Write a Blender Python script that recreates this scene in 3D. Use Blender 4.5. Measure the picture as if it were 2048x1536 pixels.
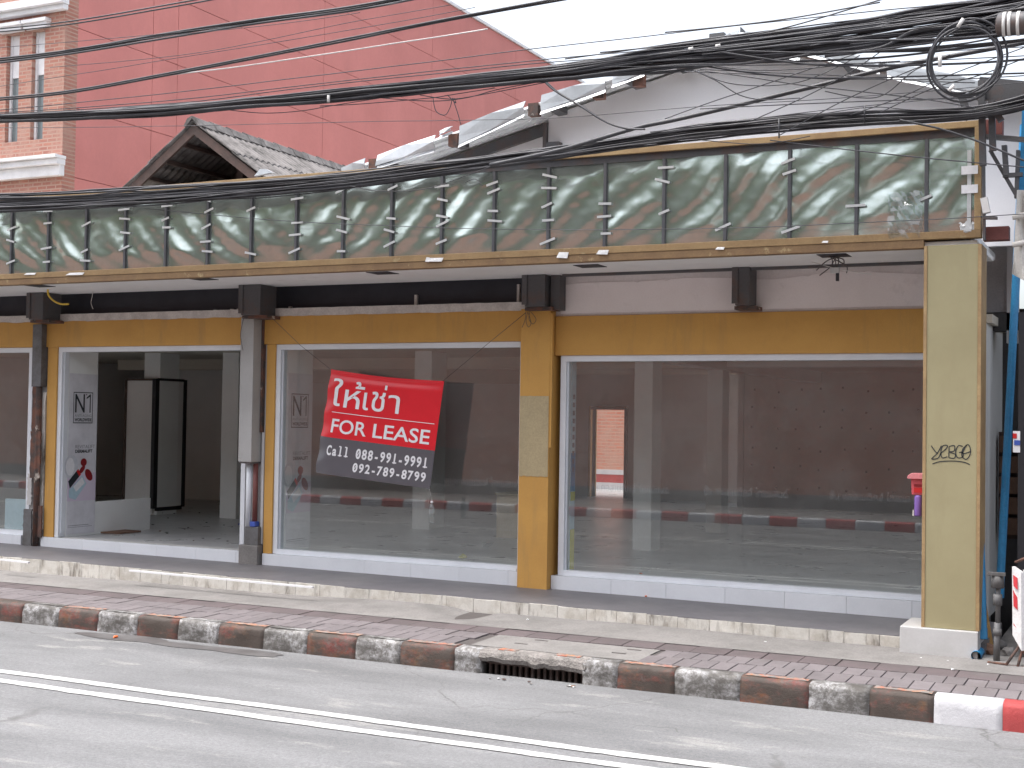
import bpy, bmesh, math, random
from mathutils import Vector, noise as mnoise

for o in list(bpy.data.objects):
    bpy.data.objects.remove(o)
scene = bpy.context.scene
COL = scene.collection
rnd = random.Random(7)
PI = math.pi

# ------------------------------------------------------------------ camera
# world: X along the shop front (right), Y away from the camera, Z up, metres. The road is z = 0.
YAW, PITCH, ROLL, FPX = math.radians(25.94), math.radians(1.507), math.radians(0.9), 2668.29
CAM = Vector((0, 0, 2.1))
FWD = Vector((-math.sin(YAW) * math.cos(PITCH), math.cos(YAW) * math.cos(PITCH), math.sin(PITCH)))
_r = Vector((math.cos(YAW), math.sin(YAW), 0))
_u = _r.cross(FWD)
RGT = _r * math.cos(ROLL) + _u * math.sin(ROLL)
UPV = _u * math.cos(ROLL) - _r * math.sin(ROLL)
cd = bpy.data.cameras.new('camera')
cam = bpy.data.objects.new('camera', cd)
COL.objects.link(cam)
from mathutils import Matrix
m = Matrix((RGT, UPV, -FWD)).transposed().to_4x4()
m.translation = CAM
cam.matrix_world = m
cd.sensor_width = 36
cd.lens = 36 * FPX / 2048
cd.clip_start, cd.clip_end = 0.05, 2000
scene.camera = cam

# ------------------------------------------------------------------ sky, sun, exposure
SUN_EL, SUN_AZ = math.radians(70), math.radians(235)     # azimuth clockwise from +Y
world = bpy.data.worlds.new('World')
scene.world = world
world.use_nodes = True
wn, wl = world.node_tree.nodes, world.node_tree.links
bg = wn['Background']
sky = wn.new('ShaderNodeTexSky')
sky.sky_type = 'NISHITA'
sky.sun_disc = False
sky.sun_elevation, sky.sun_rotation = SUN_EL, SUN_AZ
sky.air_density, sky.dust_density, sky.ozone_density = 1.0, 5.0, 1.0
hs = wn.new('ShaderNodeHueSaturation')
hs.inputs['Saturation'].default_value = 0.42
wl.new(sky.outputs[0], hs.inputs['Color'])
wl.new(hs.outputs[0], bg.inputs['Color'])
bg.inputs['Strength'].default_value = 0.15
sd = bpy.data.lights.new('sun', 'SUN')
sd.energy = 1.0
sd.angle = math.radians(30)
sd.color = (1.0, 0.985, 0.965)
sun = bpy.data.objects.new('sun', sd)
COL.objects.link(sun)
sdir = Vector((math.sin(SUN_AZ) * math.cos(SUN_EL), math.cos(SUN_AZ) * math.cos(SUN_EL), math.sin(SUN_EL)))
sun.rotation_euler = sdir.to_track_quat('Z', 'Y').to_euler()
sun.location = sdir * 40
vs = scene.view_settings
vs.view_transform, vs.look, vs.exposure, vs.gamma = 'Standard', 'None', 1.5, 1.0
vs.use_curve_mapping = False
cy = scene.cycles
cy.use_denoising = True
cy.max_bounces, cy.diffuse_bounces, cy.glossy_bounces, cy.transparent_max_bounces = 10, 5, 4, 16
cy.caustics_reflective = cy.caustics_refractive = False
cy.sample_clamp_indirect = 8

# ------------------------------------------------------------------ points on planes
def ray(x, y):
    return FWD + RGT * ((x - 1024) / FPX) - UPV * ((y - 768) / FPX)
def AY(x, y, Y):
    d = ray(x, y)
    return CAM + d * ((Y - CAM.y) / d.y)
def AZ(x, y, Z):
    d = ray(x, y)
    return CAM + d * ((Z - CAM.z) / d.z)

# ------------------------------------------------------------------ materials
def new_mat(name):
    mt = bpy.data.materials.new(name)
    mt.use_nodes = True
    nt = mt.node_tree
    return mt, nt, nt.nodes, nt.links, nt.nodes['Principled BSDF']
def c4(c):
    return (c[0], c[1], c[2], 1)
def noise_node(nt, scale, detail=6, rough=0.6, stretch=None):
    n, l = nt.nodes, nt.links
    g = n.new('ShaderNodeNewGeometry')
    src = g.outputs['Position']
    if stretch:
        mp = n.new('ShaderNodeMapping')
        mp.inputs['Scale'].default_value = stretch
        l.new(src, mp.inputs['Vector'])
        src = mp.outputs[0]
    t = n.new('ShaderNodeTexNoise')
    t.inputs['Scale'].default_value = scale
    t.inputs['Detail'].default_value = detail
    t.inputs['Roughness'].default_value = rough
    l.new(src, t.inputs['Vector'])
    return t.outputs['Fac']
def ramp(nt, fac, a, b):
    r = nt.nodes.new('ShaderNodeMapRange')
    r.inputs['From Min'].default_value = a
    r.inputs['From Max'].default_value = b
    nt.links.new(fac, r.inputs['Value'])
    return r.outputs[0]
def mix(nt, fac, a, b):
    mx = nt.nodes.new('ShaderNodeMix')
    mx.data_type = 'RGBA'
    if isinstance(fac, float):
        mx.inputs[0].default_value = fac
    else:
        nt.links.new(fac, mx.inputs[0])
    for i, v in ((6, a), (7, b)):
        if isinstance(v, tuple):
            mx.inputs[i].default_value = c4(v)
        else:
            nt.links.new(v, mx.inputs[i])
    return mx.outputs[2]
def bump(nt, h, strength, dist, bsdf, prev=None):
    b = nt.nodes.new('ShaderNodeBump')
    b.inputs['Strength'].default_value = strength
    b.inputs['Distance'].default_value = dist
    nt.links.new(h, b.inputs['Height'])
    if prev:
        nt.links.new(prev, b.inputs['Normal'])
    nt.links.new(b.outputs[0], bsdf.inputs['Normal'])
    return b.outputs[0]
def surf(name, base, alt=None, scale=3.0, a=0.4, b=0.65, rough=0.7, metal=0.0, grain=0.12, gscale=60.0,
         bmp=0.2, bdist=0.004, dirt=None, dscale=1.3, da=0.55, db=0.75, stretch=None, dstretch=None, rnd_tint=0.0, spec=0.5, rvar=0.0):
    mt, nt, n, l, p = new_mat(name)
    alt = alt or tuple(v * 0.82 for v in base)
    col = mix(nt, ramp(nt, noise_node(nt, scale, 7, 0.62, stretch), a, b), base, alt)
    g = noise_node(nt, gscale, 3, 0.7)
    gm = mix(nt, ramp(nt, g, 0.3, 0.7), (1 - grain,) * 3, (1 + grain,) * 3)
    mul = n.new('ShaderNodeMix')
    mul.data_type, mul.blend_type = 'RGBA', 'MULTIPLY'
    mul.inputs[0].default_value = 1
    l.new(col, mul.inputs[6])
    l.new(gm, mul.inputs[7])
    col = mul.outputs[2]
    if dirt:
        col = mix(nt, ramp(nt, noise_node(nt, dscale, 9, 0.68, dstretch), da, db), col, dirt)
    if rnd_tint:
        oi = n.new('ShaderNodeObjectInfo')
        rr = ramp(nt, oi.outputs['Random'], 0, 1)
        tn = mix(nt, rr, (1 - rnd_tint,) * 3, (1 + rnd_tint,) * 3)
        m2 = n.new('ShaderNodeMix')
        m2.data_type, m2.blend_type = 'RGBA', 'MULTIPLY'
        m2.inputs[0].default_value = 1
        l.new(col, m2.inputs[6])
        l.new(tn, m2.inputs[7])
        col = m2.outputs[2]
    l.new(col, p.inputs['Base Color'])
    p.inputs['Roughness'].default_value = rough
    if rvar:
        mr = n.new('ShaderNodeMapRange')
        mr.inputs['To Min'].default_value, mr.inputs['To Max'].default_value = rough - rvar, rough + rvar
        l.new(noise_node(nt, 2.5, 5, 0.6), mr.inputs['Value'])
        l.new(mr.outputs[0], p.inputs['Roughness'])
    p.inputs['Metallic'].default_value = metal
    p.inputs['Specular IOR Level'].default_value = spec
    if bmp:
        bump(nt, g, bmp, bdist, p)
    return mt
def brick(name, c1, c2, mortar, w=0.22, h=0.07, plane='x', rough=0.85, mort=0.012):
    mt, nt, n, l, p = new_mat(name)
    g = n.new('ShaderNodeNewGeometry')
    sx = n.new('ShaderNodeSeparateXYZ')
    l.new(g.outputs['Position'], sx.inputs[0])
    cb = n.new('ShaderNodeCombineXYZ')
    l.new(sx.outputs[0 if plane == 'x' else 1], cb.inputs[0])
    l.new(sx.outputs[2], cb.inputs[1])
    bt = n.new('ShaderNodeTexBrick')
    bt.inputs['Scale'].default_value = 1
    bt.inputs['Brick Width'].default_value = w
    bt.inputs['Row Height'].default_value = h
    bt.inputs['Mortar Size'].default_value = mort
    bt.inputs['Color1'].default_value = c4(c1)
    bt.inputs['Color2'].default_value = c4(c2)
    bt.inputs['Mortar'].default_value = c4(mortar)
    l.new(cb.outputs[0], bt.inputs['Vector'])
    col = mix(nt, ramp(nt, noise_node(nt, 2.2, 8, 0.75), 0.45, 0.62), bt.outputs['Color'], tuple(0.75 * a + 0.25 * b for a, b in zip(mortar, c1)))
    l.new(col, p.inputs['Base Color'])
    p.inputs['Roughness'].default_value = rough
    inv = n.new('ShaderNodeMath')
    inv.operation = 'SUBTRACT'
    inv.inputs[0].default_value = 1
    l.new(bt.outputs['Fac'], inv.inputs[1])
    bump(nt, inv.outputs[0], 0.6, 0.01, p)
    return mt
def worn_paint(name, paint, paint2, under, wear_lo, wear_hi, grime=(0.06, 0.055, 0.05), ga=0.5, gb=0.7, rough=0.7):
    mt, nt, n, l, p = new_mat(name)
    pc = mix(nt, ramp(nt, noise_node(nt, 5, 6, 0.7), 0.42, 0.62), paint, paint2)
    uc = mix(nt, ramp(nt, noise_node(nt, 14, 6, 0.7), 0.35, 0.65), under, tuple(v * 0.6 for v in under))
    col = mix(nt, ramp(nt, noise_node(nt, 17, 10, 0.78), wear_lo, wear_hi), pc, uc)
    col = mix(nt, ramp(nt, noise_node(nt, 3.1, 8, 0.7, (1, 1, 2.2)), ga, gb), col, grime)
    l.new(col, p.inputs['Base Color'])
    p.inputs['Roughness'].default_value = rough
    bump(nt, noise_node(nt, 40, 6, 0.75), 0.5, 0.012, p)
    return mt
def flat(name, c, rough=0.5, metal=0.0):
    mt, nt, n, l, p = new_mat(name)
    col = mix(nt, ramp(nt, noise_node(nt, 25, 4, 0.6), 0.3, 0.7), c, tuple(v * 0.88 for v in c))
    l.new(col, p.inputs['Base Color'])
    p.inputs['Roughness'].default_value = rough
    p.inputs['Metallic'].default_value = metal
    return mt
def glass(name, base=0.075, tint=(0.965, 0.985, 0.98)):
    mt, nt, n, l, p = new_mat(name)
    n.remove(p)
    out = n['Material Output']
    lw = n.new('ShaderNodeLayerWeight')
    lw.inputs['Blend'].default_value = 0.5
    pw = n.new('ShaderNodeMath'); pw.operation = 'POWER'
    l.new(lw.outputs['Facing'], pw.inputs[0]); pw.inputs[1].default_value = 5
    ma = n.new('ShaderNodeMath'); ma.operation = 'MULTIPLY_ADD'
    l.new(pw.outputs[0], ma.inputs[0]); ma.inputs[1].default_value = 1 - base; ma.inputs[2].default_value = base
    tr = n.new('ShaderNodeBsdfTransparent'); tr.inputs[0].default_value = c4(tint)
    gl = n.new('ShaderNodeBsdfGlossy'); gl.inputs['Roughness'].default_value = 0.0
    gl.inputs[0].default_value = (1, 1, 1, 1)
    ms = n.new('ShaderNodeMixShader')
    l.new(ma.outputs[0], ms.inputs[0]); l.new(tr.outputs[0], ms.inputs[1]); l.new(gl.outputs[0], ms.inputs[2])
    df = n.new('ShaderNodeBsdfDiffuse'); df.inputs[0].default_value = (0.5, 0.52, 0.52, 1)
    m2 = n.new('ShaderNodeMixShader')                    # dust film, strengthened to put a grey haze into the panes
    mr = n.new('ShaderNodeMapRange')
    mr.inputs['From Min'].default_value, mr.inputs['From Max'].default_value = 0.35, 0.8
    mr.inputs['To Min'].default_value, mr.inputs['To Max'].default_value = 0.04, 0.10
    l.new(noise_node(nt, 2.0, 6, 0.65), mr.inputs['Value'])
    l.new(mr.outputs[0], m2.inputs[0]); l.new(ms.outputs[0], m2.inputs[1]); l.new(df.outputs[0], m2.inputs[2])
    l.new(m2.outputs[0], out.inputs['Surface'])
    return mt
def veil(name, col, amount):
    mt, nt, n, l, p = new_mat(name)
    n.remove(p)
    tr = n.new('ShaderNodeBsdfTransparent')
    df = n.new('ShaderNodeBsdfDiffuse'); df.inputs[0].default_value = c4(col)
    ms = n.new('ShaderNodeMixShader'); ms.inputs[0].default_value = amount
    l.new(tr.outputs[0], ms.inputs[1]); l.new(df.outputs[0], ms.inputs[2])
    l.new(ms.outputs[0], n['Material Output'].inputs['Surface'])
    return mt
def foil_mat():
    mt, nt, n, l, p = new_mat('reflective_film')
    n.remove(p)
    gl = n.new('ShaderNodeBsdfGlossy')
    gl.inputs['Roughness'].default_value = 0.15
    gl.inputs[0].default_value = (0.72, 0.79, 0.74, 1)
    df = n.new('ShaderNodeBsdfDiffuse')
    c = mix(nt, ramp(nt, noise_node(nt, 3, 6, 0.7), 0.35, 0.7), (0.23, 0.26, 0.235), (0.31, 0.34, 0.315))
    l.new(c, df.inputs[0])
    ms = n.new('ShaderNodeMixShader')
    mr = n.new('ShaderNodeMapRange')
    mr.inputs['From Min'].default_value, mr.inputs['From Max'].default_value = 0.3, 0.7
    mr.inputs['To Min'].default_value, mr.inputs['To Max'].default_value = 0.26, 0.46
    l.new(noise_node(nt, 7, 8, 0.7), mr.inputs['Value'])
    l.new(mr.outputs[0], ms.inputs[0])
    l.new(gl.outputs[0], ms.inputs[1]); l.new(df.outputs[0], ms.inputs[2])
    l.new(ms.outputs[0], n['Material Output'].inputs['Surface'])
    return mt

MT = {}
def road_mat():
    mt, nt, n, l, p = new_mat('worn_asphalt')
    base = mix(nt, ramp(nt, noise_node(nt, 0.8, 7, 0.62, (0.5, 1.5, 1)), 0.40, 0.64), (0.182, 0.183, 0.187), (0.122, 0.123, 0.126))
    base = mix(nt, ramp(nt, noise_node(nt, 1.7, 9, 0.7, (0.5, 1.7, 1)), 0.57, 0.66), base, (0.235, 0.232, 0.226))     # scuffed pale patches
    base = mix(nt, ramp(nt, noise_node(nt, 2.6, 6, 0.7, (0.6, 1.8, 1)), 0.66, 0.76), base, (0.075, 0.074, 0.074))    # oil spots
    g1, g2 = noise_node(nt, 34, 5, 0.8), noise_node(nt, 110, 3, 0.7)
    for g_, a_ in ((g1, 0.22), (g2, 0.20)):
        mul = n.new('ShaderNodeMix'); mul.data_type, mul.blend_type = 'RGBA', 'MULTIPLY'
        mul.inputs[0].default_value = 1
        l.new(base, mul.inputs[6]); l.new(mix(nt, ramp(nt, g_, 0.3, 0.7), (1 - a_,) * 3, (1 + a_,) * 3), mul.inputs[7])
        base = mul.outputs[2]
    ge = n.new('ShaderNodeNewGeometry')                   # a few wandering cracks
    ad = n.new('ShaderNodeVectorMath'); ad.operation = 'MULTIPLY_ADD'
    nz = n.new('ShaderNodeTexNoise'); nz.inputs['Scale'].default_value = 2.2; nz.inputs['Detail'].default_value = 5
    l.new(ge.outputs['Position'], nz.inputs['Vector'])
    l.new(nz.outputs['Color'], ad.inputs[0]); ad.inputs[1].default_value = (0.55, 0.55, 0); l.new(ge.outputs['Position'], ad.inputs[2])
    vo = n.new('ShaderNodeTexVoronoi'); vo.feature = 'DISTANCE_TO_EDGE'; vo.inputs['Scale'].default_value = 0.42
    l.new(ad.outputs[0], vo.inputs['Vector'])
    cr = ramp(nt, vo.outputs['Distance'], 0.006, 0.0)
    mk = n.new('ShaderNodeMath'); mk.operation = 'MULTIPLY'
    l.new(cr, mk.inputs[0]); l.new(ramp(nt, noise_node(nt, 0.7, 4, 0.6), 0.47, 0.60), mk.inputs[1])
    base = mix(nt, mk.outputs[0], base, (0.10, 0.098, 0.096))
    l.new(base, p.inputs['Base Color'])
    p.inputs['Roughness'].default_value = 0.85
    bump(nt, g1, 0.5, 0.008, p, bump(nt, g2, 0.5, 0.005, p))
    return mt
MT['road'] = road_mat()
MT['line'] = worn_paint('road_line_paint', (0.50, 0.50, 0.49), (0.44, 0.44, 0.43), (0.26, 0.255, 0.25), 0.56, 0.66, (0.45, 0.44, 0.43), 0.6, 0.85)
MT['ground'] = surf('bare_ground', (0.2, 0.19, 0.17))
MT['kred'] = worn_paint('kerb_red_worn', (0.20, 0.042, 0.034), (0.19, 0.09, 0.035), (0.17, 0.15, 0.135), 0.46, 0.64, (0.058, 0.044, 0.036), 0.33, 0.52)
MT['kwhite'] = worn_paint('kerb_white_worn', (0.46, 0.46, 0.47), (0.34, 0.335, 0.33), (0.17, 0.16, 0.15), 0.42, 0.56, (0.075, 0.069, 0.063), 0.40, 0.60)
MT['kwclean'] = worn_paint('kerb_white_fresh', (0.54, 0.54, 0.56), (0.48, 0.48, 0.50), (0.3, 0.29, 0.28), 0.66, 0.72, (0.3, 0.3, 0.3), 0.64, 0.8)
MT['krclean'] = worn_paint('kerb_red_fresh', (0.38, 0.05, 0.05), (0.33, 0.045, 0.045), (0.3, 0.27, 0.25), 0.68, 0.74, (0.2, 0.06, 0.05), 0.62, 0.8)
MT['ktop_red'] = worn_paint('kerb_top_orange', (0.36, 0.10, 0.06), (0.42, 0.20, 0.085), (0.24, 0.225, 0.21), 0.42, 0.54, (0.25, 0.22, 0.2), 0.55, 0.8)
MT['concrete'] = surf('rough_concrete', (0.215, 0.204, 0.196), (0.165, 0.157, 0.15), 2.5, 0.4, 0.65, 0.9, grain=0.16, gscale=55, bmp=0.4, dirt=(0.15, 0.14, 0.13), dscale=1.7, da=0.6, db=0.8)
MT['drain_concrete'] = surf('broken_concrete', (0.27, 0.25, 0.235), (0.16, 0.148, 0.138), 6, 0.4, 0.6, 0.95, grain=0.25, gscale=40, bmp=0.9, bdist=0.02)
MT['paver_pink'] = surf('pink_paver', (0.158, 0.139, 0.144), (0.132, 0.116, 0.12), 4, 0.4, 0.65, 0.88, grain=0.1, bmp=0.3, dirt=(0.11, 0.095, 0.092), dscale=1.2, rnd_tint=0.09)
MT['paver_dark'] = surf('mauve_paver', (0.11, 0.087, 0.09), (0.092, 0.076, 0.077), 4, 0.4, 0.65, 0.85, grain=0.1, bmp=0.3, dirt=(0.14, 0.125, 0.122), dscale=1.0, rnd_tint=0.09)
MT['joint'] = surf('paver_joint', (0.085, 0.075, 0.072))
MT['platform'] = surf('dark_platform_tile', (0.115, 0.11, 0.12), (0.15, 0.145, 0.15), 1.6, 0.4, 0.7, 0.55, grain=0.1, bmp=0.08, dirt=(0.21, 0.2, 0.2), dscale=2.4, da=0.6, db=0.85, rvar=0.12)
MT['edge_tile'] = surf('stained_cream_tile', (0.58, 0.56, 0.515), (0.46, 0.43, 0.38), 6, 0.45, 0.62, 0.6, grain=0.07, bmp=0.1, dirt=(0.13, 0.11, 0.09), dscale=6.0, da=0.54, db=0.70, dstretch=(1.6, 1, 0.35), rnd_tint=0.08)
MT['skirt'] = surf('white_skirting_tile', (0.72, 0.75, 0.79), (0.66, 0.69, 0.73), 2, 0.4, 0.7, 0.25, grain=0.02, bmp=0.02, dirt=(0.5, 0.49, 0.47), dscale=3.0, da=0.66, db=0.85, rnd_tint=0.02)
MT['yellow'] = surf('ochre_yellow_paint', (0.57, 0.315, 0.08), (0.51, 0.275, 0.07), 2.2, 0.35, 0.7, 0.75, grain=0.06, gscale=160, bmp=0.25, bdist=0.003, dirt=(0.36, 0.22, 0.085), dscale=3.0, da=0.54, db=0.85, dstretch=(1.4, 1, 0.22))
MT['khaki'] = surf('khaki_cladding', (0.345, 0.305, 0.175), (0.30, 0.26, 0.145), 1.6, 0.35, 0.7, 0.6, grain=0.05, gscale=180, bmp=0.12, dirt=(0.28, 0.24, 0.135), dscale=2.4, da=0.55, db=0.85, dstretch=(1.2, 1, 0.3))
MT['brown_trim'] = surf('brown_edge_trim', (0.22, 0.135, 0.062), (0.17, 0.10, 0.048), 5, 0.4, 0.65, 0.6, dirt=(0.48, 0.38, 0.2), dscale=6, da=0.6, db=0.7)
MT['tan_trim'] = surf('tan_edge_trim', (0.37, 0.255, 0.125), (0.29, 0.185, 0.09), 5, 0.4, 0.65, 0.6, dirt=(0.3, 0.2, 0.1), dscale=5)
MT['soffit'] = surf('white_soffit_board', (0.84, 0.84, 0.84), (0.78, 0.78, 0.78), 1.5, 0.4, 0.7, 0.8, grain=0.04, bmp=0.1, dirt=(0.42, 0.40, 0.38), dscale=1.8, da=0.6, db=0.85)
MT['plaster'] = surf('patchy_plaster', (0.66, 0.61, 0.60), (0.58, 0.53, 0.52), 1.8, 0.42, 0.62, 0.85, grain=0.06, bmp=0.25, dirt=(0.36, 0.32, 0.31), dscale=2.2, da=0.62, db=0.68)
MT['ragged'] = surf('torn_white_capping', (0.58, 0.55, 0.52), (0.45, 0.42, 0.40), 7, 0.4, 0.65, 0.9, bmp=0.4)
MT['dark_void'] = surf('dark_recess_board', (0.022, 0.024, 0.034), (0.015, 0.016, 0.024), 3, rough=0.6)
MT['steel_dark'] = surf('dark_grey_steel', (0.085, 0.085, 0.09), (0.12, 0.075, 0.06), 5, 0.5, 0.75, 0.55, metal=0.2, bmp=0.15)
MT['grate'] = surf('worn_iron_grate', (0.17, 0.14, 0.13), (0.12, 0.10, 0.09), 9, rough=0.8)
MT['rust'] = surf('rusty_steel', (0.17, 0.075, 0.05), (0.07, 0.055, 0.05), 7, 0.4, 0.6, 0.85, bmp=0.5, dirt=(0.45, 0.4, 0.35), dscale=4, da=0.6, db=0.64)
MT['redoxide'] = surf('red_oxide_steel', (0.20, 0.065, 0.055), (0.15, 0.05, 0.045), 5, rough=0.6)
MT['frame'] = surf('white_aluminium', (0.72, 0.75, 0.79), (0.66, 0.69, 0.73), 3, rough=0.35, grain=0.02, bmp=0.0, dirt=(0.5, 0.46, 0.42), dscale=4, da=0.7, db=0.9)
MT['glass'] = glass('shop_glass')
MT['inwall'] = surf('interior_wall_paint', (0.74, 0.735, 0.72), (0.68, 0.675, 0.66), 1.2, rough=0.85, grain=0.03, bmp=0.05, dirt=(0.33, 0.32, 0.30), dscale=1.1, da=0.62, db=0.9)
MT['incol'] = surf('interior_white_paint', (0.80, 0.82, 0.81), (0.75, 0.77, 0.76), 1.5, rough=0.7, grain=0.02, bmp=0.03, dirt=(0.45, 0.45, 0.44), dscale=2, da=0.68, db=0.9)
MT['backwall'] = surf('holed_back_wall', (0.66, 0.62, 0.59), (0.59, 0.55, 0.53), 2.0, rough=0.9, grain=0.05)
MT['ceiling'] = surf('interior_ceiling', (0.62, 0.58, 0.50), (0.56, 0.52, 0.45), 1.0, rough=0.9)
MT['floor'] = surf('grey_floor_tile', (0.48, 0.485, 0.49), (0.40, 0.405, 0.41), 2.0, 0.4, 0.7, 0.3, grain=0.06, bmp=0.03, dirt=(0.14, 0.13, 0.12), dscale=3.5, da=0.62, db=0.72, rvar=0.1)
MT['counter'] = surf('cream_counter', (0.62, 0.53, 0.36), rough=0.6)
MT['red_wall'] = surf('coral_red_wall', (0.57, 0.215, 0.195), (0.49, 0.18, 0.162), 0.6, 0.35, 0.7, 0.8, grain=0.03, gscale=20, bmp=0.05, dirt=(0.47, 0.18, 0.165), dscale=0.55, da=0.5, db=0.8, dstretch=(1, 1, 0.25), rnd_tint=0.015)
MT['red_joint'] = surf('coral_wall_joint', (0.42, 0.145, 0.13), rough=0.9)
MT['rb_brick'] = brick('weathered_facade_brick', (0.40, 0.175, 0.125), (0.31, 0.13, 0.10), (0.40, 0.26, 0.21), 0.21, 0.068, 'x')
MT['opp_brick'] = brick('orange_brick', (0.58, 0.225, 0.145), (0.50, 0.18, 0.115), (0.48, 0.31, 0.24), 0.24, 0.08, 'x')
MT['white_mould'] = surf('white_moulding', (0.74, 0.74, 0.76), rough=0.6, grain=0.03, dirt=(0.5, 0.48, 0.46), dscale=2, da=0.65, db=0.9)
MT['slit_glass'] = flat('slit_window_glass', (0.16, 0.19, 0.2), 0.08)
MT['gable'] = surf('mauve_grey_gable_board', (0.70, 0.69, 0.70), (0.64, 0.63, 0.64), 1.0, 0.3, 0.75, 0.8, grain=0.02, bmp=0.04, dirt=(0.56, 0.54, 0.55), dscale=0.8, da=0.6, db=0.9)
MT['zinc'] = surf('bright_zinc_flashing', (0.56, 0.58, 0.60), (0.44, 0.46, 0.48), 3, rough=0.35, metal=0.55, grain=0.03, bmp=0.08, dirt=(0.42, 0.38, 0.35), dscale=5, da=0.66, db=0.8)
MT['zinc_under'] = surf('dull_roof_sheet', (0.70, 0.71, 0.72), (0.55, 0.56, 0.57), 3, rough=0.6, metal=0.0, dirt=(0.25, 0.18, 0.13), dscale=3, da=0.64, db=0.8)
MT['old_tile'] = surf('old_grey_roof_tile', (0.20, 0.185, 0.18), (0.13, 0.12, 0.115), 4, rough=0.95, bmp=0.3, dirt=(0.05, 0.047, 0.044), dscale=3.0, da=0.48, db=0.66, rnd_tint=0.08)
MT['old_wood'] = surf('dark_weathered_timber', (0.10, 0.065, 0.055), (0.06, 0.045, 0.04), 6, rough=0.9)
MT['cable'] = surf('black_cable', (0.04, 0.04, 0.046), (0.065, 0.065, 0.074), 4, rough=0.5, bmp=0)
MT['cable_grey'] = surf('grey_wire', (0.10, 0.09, 0.09), rough=0.6, bmp=0)
MT['wire_white'] = flat('white_wire', (0.7, 0.68, 0.66), 0.5)
MT['foil'] = foil_mat()
MT['rib'] = surf('dark_rib_steel', (0.06, 0.062, 0.07), (0.085, 0.085, 0.092), 6, rough=0.6)
MT['tape'] = flat('silver_tape', (0.55, 0.56, 0.56), 0.3)
MT['blue'] = surf('blue_pvc_pipe', (0.03, 0.23, 0.46), (0.025, 0.18, 0.38), 4, rough=0.45, bmp=0.0, dirt=(0.10, 0.16, 0.2), dscale=6, da=0.64, db=0.8)
MT['pipe_grey'] = surf('grey_standpipe', (0.13, 0.13, 0.135), (0.09, 0.085, 0.08), 8, rough=0.6)
MT['black_panel'] = surf('black_panel', (0.014, 0.014, 0.018), rough=0.6)
MT['cloth_white'] = surf('dirty_white_canvas', (0.55, 0.53, 0.50), (0.44, 0.42, 0.39), 4, rough=0.9)
MT['alley'] = surf('dark_alley_wall', (0.10, 0.095, 0.095), (0.07, 0.066, 0.066), 2, rough=0.9)
MT['alley_white'] = surf('grimy_white_wall', (0.55, 0.54, 0.55), (0.42, 0.41, 0.42), 1.5, rough=0.8, dirt=(0.2, 0.19, 0.19), dscale=1.6, da=0.6, db=0.85, dstretch=(1, 1, 0.3))
MT['plinth'] = surf('white_plinth_tile', (0.52, 0.515, 0.51), (0.46, 0.455, 0.445), 3, rough=0.5, grain=0.03, bmp=0.05, dirt=(0.38, 0.35, 0.32), dscale=3.5, da=0.62, db=0.8)
MT['white'] = flat('white_print', (0.80, 0.80, 0.82), 0.5)
MT['ban_red'] = surf('red_vinyl', (0.70, 0.012, 0.025), (0.64, 0.011, 0.022), 2, rough=0.32, grain=0.02, bmp=0.0)
MT['ban_grey'] = surf('grey_vinyl', (0.105, 0.10, 0.115), (0.09, 0.088, 0.10), 2, rough=0.32, grain=0.02, bmp=0.0)
MT['ink'] = flat('black_ink', (0.02, 0.025, 0.03), 0.5)
MT['ink_soft'] = flat('grey_ink', (0.2, 0.2, 0.22), 0.5)
MT['petal'] = flat('printed_dark_red', (0.26, 0.015, 0.02), 0.4)
MT['bright_red'] = flat('printed_bright_red', (0.6, 0.02, 0.02), 0.4)
MT['print_blue'] = flat('printed_pale_blue', (0.45, 0.62, 0.70), 0.4)
MT['print_grey'] = flat('printed_pale_grey', (0.60, 0.62, 0.66), 0.4)
MT['poster'] = surf('poster_white', (0.70, 0.70, 0.74), rough=0.45, grain=0.01, bmp=0)
MT['poster_lilac'] = surf('poster_lilac', (0.60, 0.50, 0.62), (0.66, 0.60, 0.70), 3, 0.3, 0.7, rough=0.45, grain=0.01, bmp=0)
MT['pink_box'] = surf('pink_letterbox_plastic', (0.60, 0.10, 0.12), (0.55, 0.09, 0.11), 5, rough=0.45)
MT['pink_lid'] = surf('pale_pink_lid', (0.68, 0.24, 0.26), rough=0.5)
MT['purple'] = flat('purple_plastic', (0.22, 0.12, 0.42), 0.45)
MT['clear'] = glass('clear_plastic', 0.09, (0.86, 0.9, 0.9))
MT['card'] = surf('brown_cardboard', (0.22, 0.13, 0.09), rough=0.9)
MT['paper'] = surf('white_scrap', (0.70, 0.70, 0.70), rough=0.8)
MT['orange_scrap'] = flat('orange_plastic', (0.75, 0.16, 0.04), 0.5)
MT['yellow_scrap'] = flat('yellow_plastic', (0.62, 0.58, 0.05), 0.5)
MT['blue_scrap'] = flat('blue_plastic', (0.05, 0.10, 0.42), 0.4)
MT['yellow_wire'] = flat('yellow_conduit', (0.70, 0.48, 0.05), 0.5)
MT['letter_veil'] = veil('faded_glass_lettering', (0.75, 0.78, 0.80), 0.13)
MT['wet'] = surf('damp_road_patch', (0.085, 0.08, 0.08), (0.12, 0.115, 0.115), 3, rough=0.45, rvar=0.15)
MT['sign_white'] = surf('sandwich_board_white', (0.74, 0.73, 0.72), rough=0.5, dirt=(0.5, 0.48, 0.45), dscale=3)
MT['sign_red'] = flat('sandwich_board_red', (0.52, 0.03, 0.04), 0.5)
MT['leaf'] = surf('tree_leaf', (0.11, 0.19, 0.075), (0.08, 0.15, 0.055), 2, rough=0.6, rnd_tint=0.1)
MT['bark'] = surf('tree_bark', (0.13, 0.10, 0.08), rough=0.95)
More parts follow.
